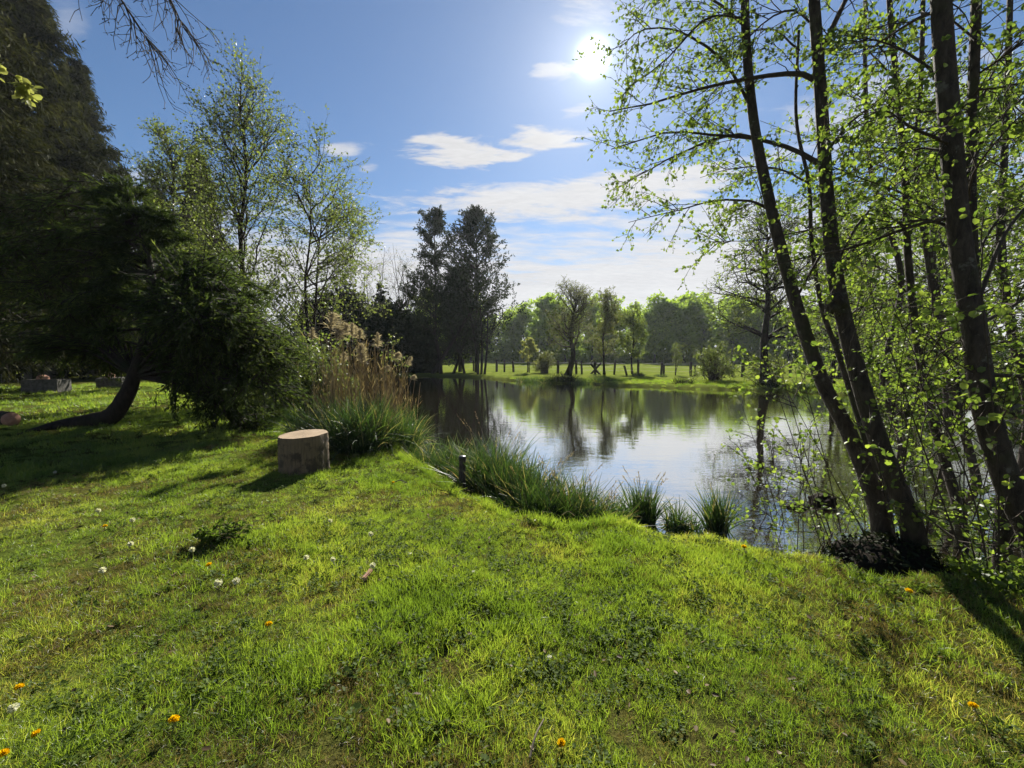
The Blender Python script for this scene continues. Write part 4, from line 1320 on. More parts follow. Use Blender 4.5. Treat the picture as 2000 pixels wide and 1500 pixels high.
# ------------------------------------------------------------------ fence along the field
def box_mesh(name, sx, sy, sz, mat, bev=0.01, z0=0.0, jitter=0.0, seed=0):
    import bmesh
    bm = bmesh.new()
    bmesh.ops.create_cube(bm, size=1.0)
    g = random.Random(seed)
    for v in bm.verts:
        v.co = Vector((v.co.x * sx + g.uniform(-jitter, jitter), v.co.y * sy + g.uniform(-jitter, jitter), (v.co.z + 0.5) * sz + z0 + g.uniform(-jitter, jitter)))
    if bev:
        bmesh.ops.bevel(bm, geom=list(bm.edges), offset=bev, segments=2, affect='EDGES')
    me = bpy.data.meshes.new(name)
    bm.to_mesh(me)
    bm.free()
    me.materials.append(mat)
    for p in me.polygons:
        p.use_smooth = False
    return me


def post_mesh(name, h, r, seed):
    g = np.random.default_rng(seed)
    tb = Tubes()
    P = smooth_line([(0, 0, -0.3), (0.005, 0, h * 0.5), (0, 0.005, h)], 7)
    P = np.vstack((P, P[-1:] + (0, 0, 0.004)))
    tb.add(P, np.append(np.full(7, r), r * 0.05), 9, 0.05, g)
    return tb.mesh(name, MAT['wood_post'])


fence_x = [(905, 725, 41), (925, 726, 41), (970, 727, 40), (985, 727, 40), (1003, 728, 39.5), (1031, 728, 39), (1058, 728, 38.5), (1069, 729, 38), (1090, 729, 37.5), (1113, 730, 37), (1126, 730, 36.5), (1137, 731, 36),
           (1163, 731, 35.5), (1200, 733, 35), (1247, 735, 34.2), (1292, 736, 33.6), (1350, 738, 32.8), (1406, 739, 32.2), (1432, 740, 31.8)]
root = empty('field_fence', (at(905, 725, 41)[0], 41, -0.25), 'old wire fence of weathered posts between pond and field', 'fence')
pts = []
pm = [post_mesh('fence_post', 1.15, 0.10, s) for s in (1, 2, 3)]
rl = random.Random(3)
base0 = np.array(root.location)
for i, (px, py, Y) in enumerate(fence_x):
    x = at(px, 700, Y)[0]
    z = gz(x, Y)
    o = kid(root, part('fence_post', pm[i % 3], root))
    s = rl.uniform(0.85, 1.2)
    o.location = tuple(np.array((x, Y, z)) - base0)
    o.rotation_euler = (rl.uniform(-.05, .05), rl.uniform(-.06, .06), rl.uniform(0, 3))
    o.scale = (s, s, rl.uniform(0.9, 1.12))
    pts.append((x, Y, z))
for px, Y, tilt, h in ((1225, 34.4, -0.28, 0.75), (1375, 32.5, 0.16, 1.0), (1297, 33.4, 0.0, 0.8), (1358, 32.6, 0.0, 0.75), (1155, 35.5, 0.72, 1.1), (1172, 35.5, -0.72, 1.1)):
    x = at(px, 700, Y)[0]
    o = kid(root, part('brace_post' if abs(tilt) > 0.5 else 'fence_post', pm[0], root))
    o.location = tuple(np.array((x, Y, gz(x, Y))) - base0)
    o.rotation_euler = (0, tilt, 0)
    o.scale = (0.9, 0.9, h)
for hgt in (0.35, 0.65, 0.95):
    W = np.array([(x, y, z + hgt) for x, y, z in pts])
    tb = Tubes()
    tb.add(W - base0, np.full(len(W), 0.006), 3)
    kid(root, part('wire', tb.mesh('wire', MAT['wire']), root))
# right continuation: rails and gate
root = empty('field_gate', (17.7, 31.4, gz(17.7, 31.4)), 'low wooden rail gate at the right end of the wire fence', 'gate')
for i, dx in enumerate((0, 2.6)):
    o = kid(root, part('gate_post', pm[1], root))
    o.location = (dx, -0.15 * i, 0)
    o.scale = (1.3, 1.3, 0.95)
rm = box_mesh('rail', 2.6, 0.04, 0.10, MAT['wood_post'], 0.008, 0, 0.01, 4)
for h in (0.25, 0.55, 0.85):
    o = kid(root, part('rail', rm, root))
    o.location = (1.3, -0.16, h)
    o.rotation_euler = (0, 0.02 if h > 0.5 else -0.03, -0.05)
o = kid(root, part('brace', rm, root))
o.location = (0.9, -0.22, 0.4)
o.rotation_euler = (0, 0.5, -0.05)
o.scale = (0.7, 1, 1)
root = empty('rail_fence', (20.6, 30.8, gz(20.6, 30.8)), 'wire fence running on to the right of the rail gate', 'fence')
pp = []
for i in range(6):
    x, y = 20.8 + i * 2.6, 30.6 - i * 0.5
    o = kid(root, part('fence_post', pm[i % 3], root))
    o.location = (x - 20.6, y - 30.8, gz(x, y) - root.location[2])
    pp.append((x - 20.6, y - 30.8, gz(x, y) - root.location[2]))
for hgt in (0.35, 0.65, 0.95):
    tb = Tubes()
    tb.add(np.array(pp) + (0, 0, hgt), np.full(len(pp), 0.012), 3)
    kid(root, part('wire', tb.mesh('wire', MAT['wire']), root))


# ------------------------------------------------------------------ sedge tufts, reeds, bank growth
def sedge_mesh(name, n, h, spread, seed, mat='sedge', width=0.008, seg=6, curve=0.9, base_r=0.12, root=0.03):
    g = np.random.default_rng(seed)
    az = g.uniform(0, 6.28, n)
    r0 = base_r * np.sqrt(g.uniform(0, 1, n))
    a0 = g.uniform(0, 6.28, n)
    ln = h * g.uniform(0.55, 1.15, n)
    lean = np.abs(g.normal(0.0, spread, n))
    P = np.zeros((n, seg, 3))
    P[:, 0, 0], P[:, 0, 1] = r0 * np.cos(a0), r0 * np.sin(a0)
    P[:, 0, 2] = -root
    th = lean.copy()
    for j in range(1, seg):
        d = np.stack((np.cos(az) * np.sin(th), np.sin(az) * np.sin(th), np.cos(th)), -1)
        P[:, j] = P[:, j - 1] + d * (ln / (seg - 1))[:, None]
        th = th + curve * g.uniform(0.05, 0.35, n) * (0.4 + lean)
    return ribbons(P, g.uniform(0.6, 1.3, n) * width, MAT[mat], name, g)


SD = 'sedge tufts along the near shore'
tufts = [  # px, py of the base, radius, height, blades, label
    (700, 880, 0.50, 0.75, 900, 'broad bright green tuft below the right side of the reeds'),
    (770, 868, 0.42, 0.70, 700, 'bright green tuft ending at the water right of the reeds'),
    (620, 868, 0.40, 0.60, 500, 'pale green tuft below the left side of the reeds'),
    (872, 903, 0.36, 0.60, 760, 'green tuft behind the short black topped post, on its left'),
    (930, 915, 0.20, 0.50, 260, 'thin pale tuft directly behind the short post'),
    (965, 925, 0.32, 0.75, 620, 'tall green tuft with seed heads right of the short post'),
    (1010, 950, 0.26, 0.62, 460, 'upright green tuft between the tall tuft and the dark tuft'),
    (1050, 975, 0.32, 0.62, 620, 'dark dense tuft on the bank left of the spiky tuft'),
    (1110, 985, 0.30, 0.56, 620, 'spreading tuft with arching blades left of the biggest spiky one'),
    (1160, 995, 0.26, 0.46, 460, 'spiky tuft at the corner of the bank'),
    (1255, 1005, 0.13, 0.42, 170, 'small tuft standing in the water past the corner of the bank'),
    (1320, 1012, 0.11, 0.30, 90, 'thinnest tuft in the shallow water'),
    (1400, 1018, 0.11, 0.42, 130, 'upright tuft in the water furthest right'),
    (1205, 1004, 0.14, 0.34, 110, 'ragged low tuft filling the bank corner beside the spiky tuft'),
    (1355, 1020, 0.10, 0.22, 50, 'sparse low blades between the two last water tufts'),
    (818, 880, 0.26, 0.46, 330, 'low tuft linking the reeds to the tuft behind the post')]
stalks = {5, 7, 8, 9, 10}
for i, (px, py, br_, h, n, lab) in enumerate(tufts):
    b = on_ground(px, py, -0.3 if 10 <= i <= 14 else -0.05)
    z = max(gz(b[0], b[1]), WATER_Z - 0.03)
    root = empty('sedge_tuft', (b[0], b[1], z), lab, 'grass tuft', SD)
    tall = i in (6, 10, 12)
    kid(root, part('blades', sedge_mesh('blades', int(n * 1.9), h * 1.25, 0.26 if tall else 0.5, 200 + i, base_r=br_, width=0.017, curve=0.6 if tall else 1.25), root, 'stuff'))
    if i in stalks:
        g = np.random.default_rng(230 + i)
        tb, lv = Tubes(), Leaves(g)
        K = 12
        az = g.uniform(0, 6.28, K)
        ln = h * g.uniform(1.15, 1.6, K)
        P = np.array([smooth_line([(0, 0, 0), (0.15 * l * math.cos(a), 0.15 * l * math.sin(a), l * 0.6), (0.42 * l * math.cos(a), 0.42 * l * math.sin(a), l)], 7) for a, l in zip(az, ln)])
        tb.add(P, rad(P, 0.0025, 0.0012), 3)
        lv.on(P, 16, 0.03, 0.006, out=0.35, t0=0.82)
        kid(root, part('flower_stalks', tb.mesh('flower_stalks', MAT['reed']), root, 'stuff'))
        kid(root, part('seed_heads', lv.mesh('seed_heads', MAT['reed'], 'quad'), root, 'stuff'))


def reed_bed():
    g = np.random.default_rng(301)
    base = np.array((-2.9, 8.0, 0.0))
    root = empty('reed_bed', base, 'stand of dry golden reeds with fluffy plumes', 'reeds')
    n = 430
    x = g.uniform(-0.95, 0.75, n) + g.normal(0, 0.1, n)
    y = g.normal(0.15, 0.38, n)
    hmax = np.interp(x, [-1.1, -0.6, 0.0, 0.5, 0.8], [1.25, 1.75, 1.75, 1.45, 1.0])
    ln = hmax * g.uniform(0.45, 1.12, n)
    az = g.uniform(0, 6.28, n)
    lean = np.abs(g.normal(0, 0.08, n))
    P = np.zeros((n, 6, 3))
    for j in range(6):
        t = j / 5
        P[:, j, 0] = x + np.cos(az) * lean * ln * (t + 0.6 * t * t)
        P[:, j, 1] = y + np.sin(az) * lean * ln * (t + 0.6 * t * t)
        P[:, j, 2] = -0.25 + (ln + 0.25) * t
    tb = Tubes()
    tb.add(P, rad(P, 0.0055, 0.003), 3)
    me = tb.mesh('stalks', MAT['reed'], rnd=np.repeat(g.uniform(0, 1, n), 5 * 3))
    kid(root, part('stalks', me, root, 'stuff'))
    lv = Leaves(g)
    lv.on(P, 3, 0.17, 0.010, out=0.35, up=0.2, droop=0.1, t0=0.15)
    kid(root, part('dry_leaves', lv.mesh('dry_leaves', MAT['reed'], 'quad'), root, 'stuff'))
    # plumes: pixel of the tip, length px, bend to the right
    for i, (px, py, w, L, bend) in enumerate(((650, 612, 1.4, 0.42, 0.6), (668, 632, 1.3, 0.34, 0.5), (678, 634, 1.1, 0.28, 0.4), (688, 632, 0.8, 0.24, 0.1), (695, 638, 0.8, 0.24, 0.2), (703, 645, 0.7, 0.2, 0.3),
                                              (705, 672, 0.9, 0.24, 0.2), (707, 690, 1.0, 0.22, 0.1), (738, 650, 0.8, 0.30, 0.1), (776, 690, 0.6, 0.18, 0.9), (756, 715, 0.5, 0.14, 0.7), (800, 697, 0.35, 0.30, 0.9), (672, 690, 0.7, 0.2, 0.3),
                                              (660, 640, 1.2, 0.34, 0.5), (610, 640, 0.6, 0.25, 0.2), (806, 735, 0.4, 0.12, 1.0))):
        Y = 8.0 + g.uniform(-0.25, 0.35)
        tip = at(px, py, Y) - base
        foot = np.array((np.clip(tip[0] * 0.55, -0.8, 0.75), tip[1] + g.uniform(-0.1, 0.1), -0.2))
        top = tip - np.array((0.25 * bend * L, 0, L * (1 - 0.5 * bend)))
        stem = smooth_line([foot, foot * 0.4 + top * 0.6 + (0, 0, 0.05), top, tip], 14)
        pl = root
        tb = Tubes()
        tb.add(stem, np.linspace(0.005, 0.002, 14), 4)
        axis = smooth_line([top, (top + tip) / 2 + (0, 0, 0.02), tip], 8)[None]
        F = spawn(axis, 150, 0.20 * w, 0.7, 5, g, droop=0.22, jit=0.15, t0=0.0, taper=0.75)
        F[:, :, 0] += (np.linspace(0, 1, 5) ** 2 * 0.05 * bend)[None]
        me = ribbons(F, np.full(len(F), 0.017), MAT['plume'], 'plume', g)
        po = kid(root, part('plume', me, root))
        so = part('plume_stem', tb.mesh('plume_stem', MAT['reed'], rnd=np.full(13 * 4, 0.5)), po)
        kid(po, so)


reed_bed()
# dark tussocks on the far bank
TU = 'tussocks on the far bank'
for i, (px, py, Y, s, lab) in enumerate(((975, 738, 29.0, 0.6, 'leftmost dark tussock on the far bank'), (1060, 745, 28.0, 1.1, 'low grey green tussock below the round willow'), (1100, 745, 27.6, 1.1, 'wide dark tussock under the willow trunk'),
                                         (1135, 748, 27.0, 0.8, 'tussock at the water right of the willow'), (1175, 750, 26.6, 0.8, 'pale tussock at the water below the slender tree'), (1247, 741, 32.5, 0.6, 'grass tussock at a fence post in the middle'),
                                         (1335, 756, 24.6, 0.8, 'dark round tussock at the water below the fence'), (1505, 760, 22.6, 1.0, 'dark growth at the foot of the bank alder'), (1580, 768, 21.6, 0.8, 'dark tussock right of the bank alder'),
                                         (1292, 742, 32.0, 0.6, 'grass tussock at the bare shrub'), (1025, 742, 29.0, 0.9, 'low tussock in front of the young tree'))):
    x = at(px, 700, Y)[0]
    g = np.random.default_rng(320 + i)
    root = empty('bank_tussock', (x, Y, gz(x, Y) - 0.05), lab, 'tussock', TU)
    kid(root, part('blades', sedge_mesh('blades', 380, 0.62 * s, 0.7, 320 + i, width=0.03, base_r=0.75 * s, seg=5, mat='leaf_dark' if i in (0, 2, 6, 7) else 'sedge'), root, 'stuff'))


# ------------------------------------------------------------------ stump, post, blocks, small things
def stump():
    g = np.random.default_rng(401)
    bl, br_ = on_ground(541, 930), on_ground(640, 915)
    c = on_ground(592, 920)
    c = np.array((c[0], c[1] + 0.05, 0.0))
    r = 0.298
    h = 0.50
    n = 64
    a = np.linspace(0, 2 * np.pi, n, endpoint=False)
    prof = 1 + 0.025 * np.sin(2 * a + 1) + 0.018 * np.sin(3 * a + 2.0) + 0.012 * np.sin(7 * a) + 0.006 * np.sin(15 * a + 1)
    root = empty('tree_stump', (c[0], c[1], 0), 'sawn tree stump standing on the lawn left of the pond', 'stump')
    rows = 16
    ridge = 0.014 * g.normal(0, 1, n)
    V, t = [], np.linspace(0, 1, rows)
    for j in range(rows):
        rr = r * prof * (1 + 0.05 * (1 - t[j]) ** 3) * (1 + 0.010 * g.normal(0, 1, n) + ridge)
        if j == rows - 1:
            rr = rr * 0.985
        z = -0.06 + (h + 0.06) * t[j] + (0.012 * np.cos(a - 0.8) if j >= rows - 2 else 0)
        V.append(np.stack((rr * np.cos(a), rr * np.sin(a), np.full(n, 0) + z), -1))
    top = V[-1].copy()
    V = np.array(V)
    idx = np.arange(rows * n).reshape(rows, n)
    F = np.stack((idx[:-1], np.roll(idx[:-1], -1, 1), np.roll(idx[1:], -1, 1), idx[1:]), -1).reshape(-1, 4)
    kid(root, part('bark', mesh_np('bark', V.reshape(-1, 3), [F], MAT['stump_side'], smooth=True), root))
    rings = [top * np.array((s, s, 1)) + np.array((0, 0, 0.004)) for s in (0.997, 0.75, 0.5, 0.25)]
    V = np.vstack(rings + [np.array([[0, 0, h + 0.004]])])
    idx = np.arange(4 * n).reshape(4, n)
    F = np.stack((idx[:-1], np.roll(idx[:-1], -1, 1), np.roll(idx[1:], -1, 1), idx[1:]), -1).reshape(-1, 4)
    T = np.stack((idx[3], np.roll(idx[3], -1), np.full(n, 4 * n)), -1)
    kid(root, part('cut_face', mesh_np('cut_face', V, [F, T], MAT['sawn']), root))


stump()


def short_post():
    c = on_ground(903, 936)
    root = empty('short_post', (c[0], c[1], 0), 'short round wooden post with a black cap at the edge of the sedge', 'post')
    tb = Tubes()
    tb.add(smooth_line([(0, 0, -0.1), (0, 0, 0.15), (0.004, 0, 0.265)], 6), np.full(6, 0.041), 16, 0.02, np.random.default_rng(5))
    kid(root, part('shaft', tb.mesh('shaft', MAT['wood_post']), root))
    tb = Tubes()
    P = np.array([(0.004, 0, 0.262), (0.004, 0, 0.264), (0.004, 0, 0.295), (0.004, 0, 0.302), (0.004, 0, 0.303)])
    tb.add(P, np.array([0.03, 0.047, 0.047, 0.042, 0.001]), 20)
    kid(root, part('cap', tb.mesh('cap', MAT['black_cap']), root))


short_post()
# stone blocks at the back of the lawn
SB = 'stone blocks at the back of the left lawn'
for i, (px, py, w, h, dp, lab, rl_) in enumerate(((74, 767, 1.28, 0.58, 0.7, 'larger grey stone block at the back of the left lawn', 'reddish rounded stone on the larger stone block'),
                                                  (211, 757, 1.12, 0.50, 0.6, 'smaller grey stone block left of the curved trunk', 'rounded pinkish stone on the smaller stone block'))):
    b = on_ground(px, py)
    o = part('stone_block', box_mesh('stone_block', w, dp, h, MAT['stone'], 0.03, -0.05, 0.025, 7 + i))
    o.location = (b[0], b[1] + dp / 2, 0)
    o.rotation_euler = (0, 0, 0.12)
    tag(o, lab, 'stone block', SB)
    o = part('rounded_stone', lump_mesh('rounded_stone', 0.20, 0.18, 0.18, MAT['red_stone'], 30 + i, 0.06))
    o.location = (b[0] - 0.15, b[1] + dp / 2, h - 0.04)
    tag(o, rl_, 'stone')
# cut log at the left edge
b = on_ground(2, 832)
root = empty('cut_log', (b[0] - 0.25, b[1] + 0.1, 0.14), 'short cut log with a reddish end lying at the left edge', 'log')
tb = Tubes()
tb.add(smooth_line([(-0.5, 0.3, 0), (0, 0.1, 0), (0.42, -0.05, 0)], 8), np.full(8, 0.16), 16, 0.03, np.random.default_rng(6))
kid(root, part('bark', tb.mesh('bark', MAT['bark_dark']), root))
tb = Tubes()
d = np.array((0.42, -0.15, 0)) / np.linalg.norm((0.42, -0.15, 0))
P = np.array((0.42, -0.05, 0)) + d * np.array([0.0, 0.012, 0.013])[:, None]
tb.add(P, np.array([0.155, 0.15, 0.001]), 16)
kid(root, part('cut_end', tb.mesh('cut_end', MAT['red_stone']), root))
# low clipped grass bank left of the larger block
lh = bush('low_hedge', (on_ground(18, 768)[0] - 0.2, on_ground(18, 768)[1] + 0.2, 0), 0.75, 0.35, 0.24, 'low strip of bright green plants beside the larger stone block', 'hedge', seed=410, mat='leaf_alder', leaf=0.07, lw=0.04, n=60, n2=6, per=10, stem=0.008)


# dandelions
def ball_of_ribbons(name, n, r, mat, g, half=False, width=0.004, inner=0.25):
    d = unit(g.normal(0, 1, (n, 3)))
    if half:
        d[:, 2] = np.abs(d[:, 2]) * 0.6 + 0.15
        d = unit(d)
    s = np.linspace(inner, 1, 3)
    P = d[:, None, :] * r * s[None, :, None] * g.uniform(0.85, 1.05, (n, 1, 1))
    M, N, _ = P.shape
    side = unit(np.cross(d, g.normal(0, 1, (n, 3))))
    wd = np.array([0.3, 0.8, 1.0]) * width
    off = side[:, None, :] * wd[None, :, None]
    V = np.stack((P - off, P + off), 2)
    idx = np.arange(M * N * 2).reshape(M, N, 2)
    F = np.stack((idx[:, :-1, 0], idx[:, :-1, 1], idx[:, 1:, 1], idx[:, 1:, 0]), -1).reshape(-1, 4)
    return mesh_np(name, V.reshape(-1, 3), [F], MAT[mat], [np.repeat(g.uniform(0, 1, M), N - 1)])


def stem_mesh(h, r=0.0025):
    tb = Tubes()
    tb.add(smooth_line([(0, 0, -0.03), (0.006, 0.003, h * 0.5), (0, 0, h)], 6), np.full(6, r), 5)
    return tb.mesh('stem', MAT['stem_green'])


g = np.random.default_rng(420)
DY, DC = 'yellow dandelions in the lawn', 'dandelion clocks in the lawn'
flower = ball_of_ribbons('flower_head', 90, 0.019, 'yellow', g, True, 0.0035, 0.05)
clock = ball_of_ribbons('seed_head', 95, 0.024, 'fluff', g, False, 0.0035, 0.2)
core = lump_mesh('core', 0.006, 0.006, 0.006, MAT['twig'], 3, 0.0)
yellow = [(37, 1340, 'yellow dandelion at the left edge in the tall grass'), (82, 1424, 'large yellow dandelion nearest the bottom left corner'), (330, 1412, 'small half hidden yellow dandelion in the bottom left'), (521, 1222, 'bright yellow dandelion left of the middle of the lawn'),
          (415, 1108, 'yellow dandelion beside the pair of clocks'), (203, 1034, 'yellow dandelion left of the leafy weed clump'), (769, 941, 'yellow dandelion beside the stick behind the stump'), (1429, 1020, 'yellow dandelion on the bank by the water'),
          (1454, 1070, 'yellow dandelion just below the bank edge'), (1767, 1160, 'yellow dandelion in the shade near the root mass'), (1912, 1376, 'large yellow dandelion in the bottom right'), (1102, 1447, 'yellow dandelion at the bottom centre'), (4, 1470, 'yellow dandelion cut by the left edge of the picture')]
fd = None
for px, py, lab in yellow:
    b = on_ground(px, py, 0.05)
    z0 = gz(b[0], b[1])
    if fd is None:
        fd = empty('dandelion', (b[0], b[1], z0), lab, 'dandelion', DY)
        kid(fd, part('stem', stem_mesh(0.055), fd))
        fh = kid(fd, part('flower_head', flower, fd))
        fh.location = (0, 0, 0.055)
    else:
        o = copy_tree(fd, (b[0], b[1], z0), g.uniform(0, 6), g.uniform(0.8, 1.15), lab, DY)
        o.rotation_euler = (g.uniform(-.3, .3), g.uniform(-.3, .3), g.uniform(0, 6))
clocks = [(426, 1134, 'biggest dandelion clock, left one of the close pair'), (461, 1130, 'right one of the close pair of dandelion clocks'), (255, 1064, 'dandelion clock left of the weed clump'), (375, 1070, 'dandelion clock at the dark side of the weed clump'), (192, 995, 'dandelion clock on the sunny lawn furthest left'),
          (259, 1019, 'dandelion clock above the yellow dandelion on the left'), (200, 1112, 'pale dandelion clock in the left lawn'), (645, 1016, 'dandelion clock below the stump'), (724, 1045, 'dandelion clock right of the one below the stump'), (728, 1102, 'dandelion clock above the wood chip'),
          (650, 1087, 'faint dandelion clock left of the one above the wood chip'), (107, 920, 'dandelion clock at the edge of the dark shade'), (25, 1374, 'dandelion clock at the left edge near a yellow dandelion'), (598, 1082, 'dandelion clock halfway between the weed clump and the wood chip'), (8, 950, 'dandelion clock at the left edge where the shade ends')]
fd = None
for px, py, lab in clocks:
    b = on_ground(px, py, 0.10)
    z0 = gz(b[0], b[1])
    if fd is None:
        fd = empty('dandelion_clock', (b[0], b[1], z0), lab, 'dandelion clock', DC)
        kid(fd, part('stem', stem_mesh(0.10), fd))
        fh = kid(fd, part('seed_head', clock, fd))
        fh.location = (0, 0, 0.105)
        cc_ = kid(fh, part('core', core, fh))
    else:
        copy_tree(fd, (b[0], b[1], z0), g.uniform(0, 6), g.uniform(0.75, 1.0), lab, DC)
# daisies
daisy = ball_of_ribbons('petals', 26, 0.013, 'white', g, True, 0.0025, 0.2)
fd = None
for px, py, lab in ((925, 1123, 'tiny white daisy right of the middle stick'), (1045, 1019, 'tiny white daisy below the dark tuft'), (802, 1086, 'tiny white daisy above the middle stick'), (1291, 1025, 'tiny white daisy on the bank by the water'), (1073, 1282, 'tiny white daisy below the centre of the lawn')):
    b = on_ground(px, py, 0.04)
    z0 = gz(b[0], b[1])
    if fd is None:
        fd = empty('daisy', (b[0], b[1], z0), lab, 'daisy', 'daisies in the lawn')
        kid(fd, part('stem', stem_mesh(0.04, 0.0012), fd))
        kid(fd, part('petals', daisy, fd)).location = (0, 0, 0.04)
    else:
        copy_tree(fd, (b[0], b[1], z0), g.uniform(0, 6), 1.0, lab)
# sticks
for i, (p0, p1, r, mat, lab) in enumerate((((765, 944), (795, 943), 0.007, 'twig_pale', 'grey stick beside the yellow dandelion near the stump'), ((756, 1105), (784, 1110), 0.007, 'twig_pale', 'pale bent stick right of the wood chip'),
                                          ((985, 1168), (1014, 1173), 0.006, 'reed', 'straw coloured stick in the middle of the lawn'), ((1035, 1480), (1062, 1405), 0.005, 'twig_pale', 'thin curved twig left of the bottom dandelion'),
                                          ((1098, 1006), (1122, 1007), 0.005, 'reed', 'short straw piece below the spiky tuft'))):
    a_, b_ = on_ground(*p0, 0.03), on_ground(*p1, 0.03)
    c_ = (a_ + b_) / 2
    tb = Tubes()
    P = smooth_line([a_, c_ + g.normal(0, 0.012, 3) + (0, 0, 0.02), b_], 9)
    tb.add(P, np.linspace(r, r * 0.7, 9), 6, 0.08, g)
    me = tb.mesh('stick', MAT[mat], c_) if mat != 'reed' else tb.mesh('stick', MAT[mat], c_, rnd=np.full(8 * 6, 0.8))
    o = part('stick', me)
    o.location = tuple(c_)
    tag(o, lab, 'stick', 'sticks lying on the lawn')
b = on_ground(718, 1126, 0.02)
o = part('wood_chip', box_mesh('wood_chip', 0.035, 0.09, 0.03, MAT['red_stone'], 0.006, 0, 0.006, 3))
o.location = (b[0], b[1], gz(b[0], b[1]) + 0.02)
o.rotation_euler = (0.2, 0.1, -0.3)
tag(o, 'small reddish wood chip in the grass below a dandelion clock', 'wood chip')


# leafy weed clump on the lawn
def weed_clump():
    g = np.random.default_rng(431)
    b = on_ground(425, 1060)
    root = empty('weed_clump', (b[0], b[1], 0), 'ragged clump of low leafy weeds with dry stems on the lawn', 'weeds')
    n = 60
    az = g.uniform(0, 6.28, n)
    P = np.array([smooth_line([(g.normal(0, .03), g.normal(0, .03), 0), (0.10 * math.cos(a), 0.09 * math.sin(a), g.uniform(.05, .13)), (g.uniform(.12, .26) * math.cos(a) + 0.1 * g.random(), g.uniform(.08, .2) * math.sin(a) + 0.05, g.uniform(.02, .16))], 6) for a in az])
    tb = Tubes()
    tb.add(P, rad(P, 0.003, 0.0015), 3)
    lv = Leaves(g)
    lv.on(P, 9, 0.042, 0.028, out=0.7, up=0.5, t0=0.2)
    kid(root, part('stems', tb.mesh('stems', MAT['reed'], rnd=np.full(n * 15, 0.4)), root))
    kid(root, part('foliage', lv.mesh('foliage', MAT['clover'], 'round'), root, 'stuff'))


weed_clump()


# ------------------------------------------------------------------ grass of the lawn (one mass, instanced blades)
def clump_mesh(name, n, h, rr, width, spread, seed, mat, curve=1.0):
    return sedge_mesh(name, n, h, spread, seed, mat, width, 4, curve, rr, 0.006)


def rosette_mesh(name, seed):
    g = np.random.default_rng(seed)
    lv = Leaves(g)
    n = 34
    az = g.uniform(0, 6.28, n)
    rr = 0.06 * np.sqrt(g.uniform(0, 1, n))
    p = np.stack((rr * np.cos(az), rr * np.sin(az), g.uniform(0.008, 0.04, n)), -1)
    lv.add(p, np.stack((np.cos(az), np.sin(az), g.uniform(-.1, .4, n)), -1), np.tile((0, 0, 1.0), (n, 1)) + g.normal(0, .3, (n, 3)), g.uniform(0.014, 0.026, n), g.uniform(0.012, 0.02, n))
    return lv.mesh(name, MAT['clover'], 'round')


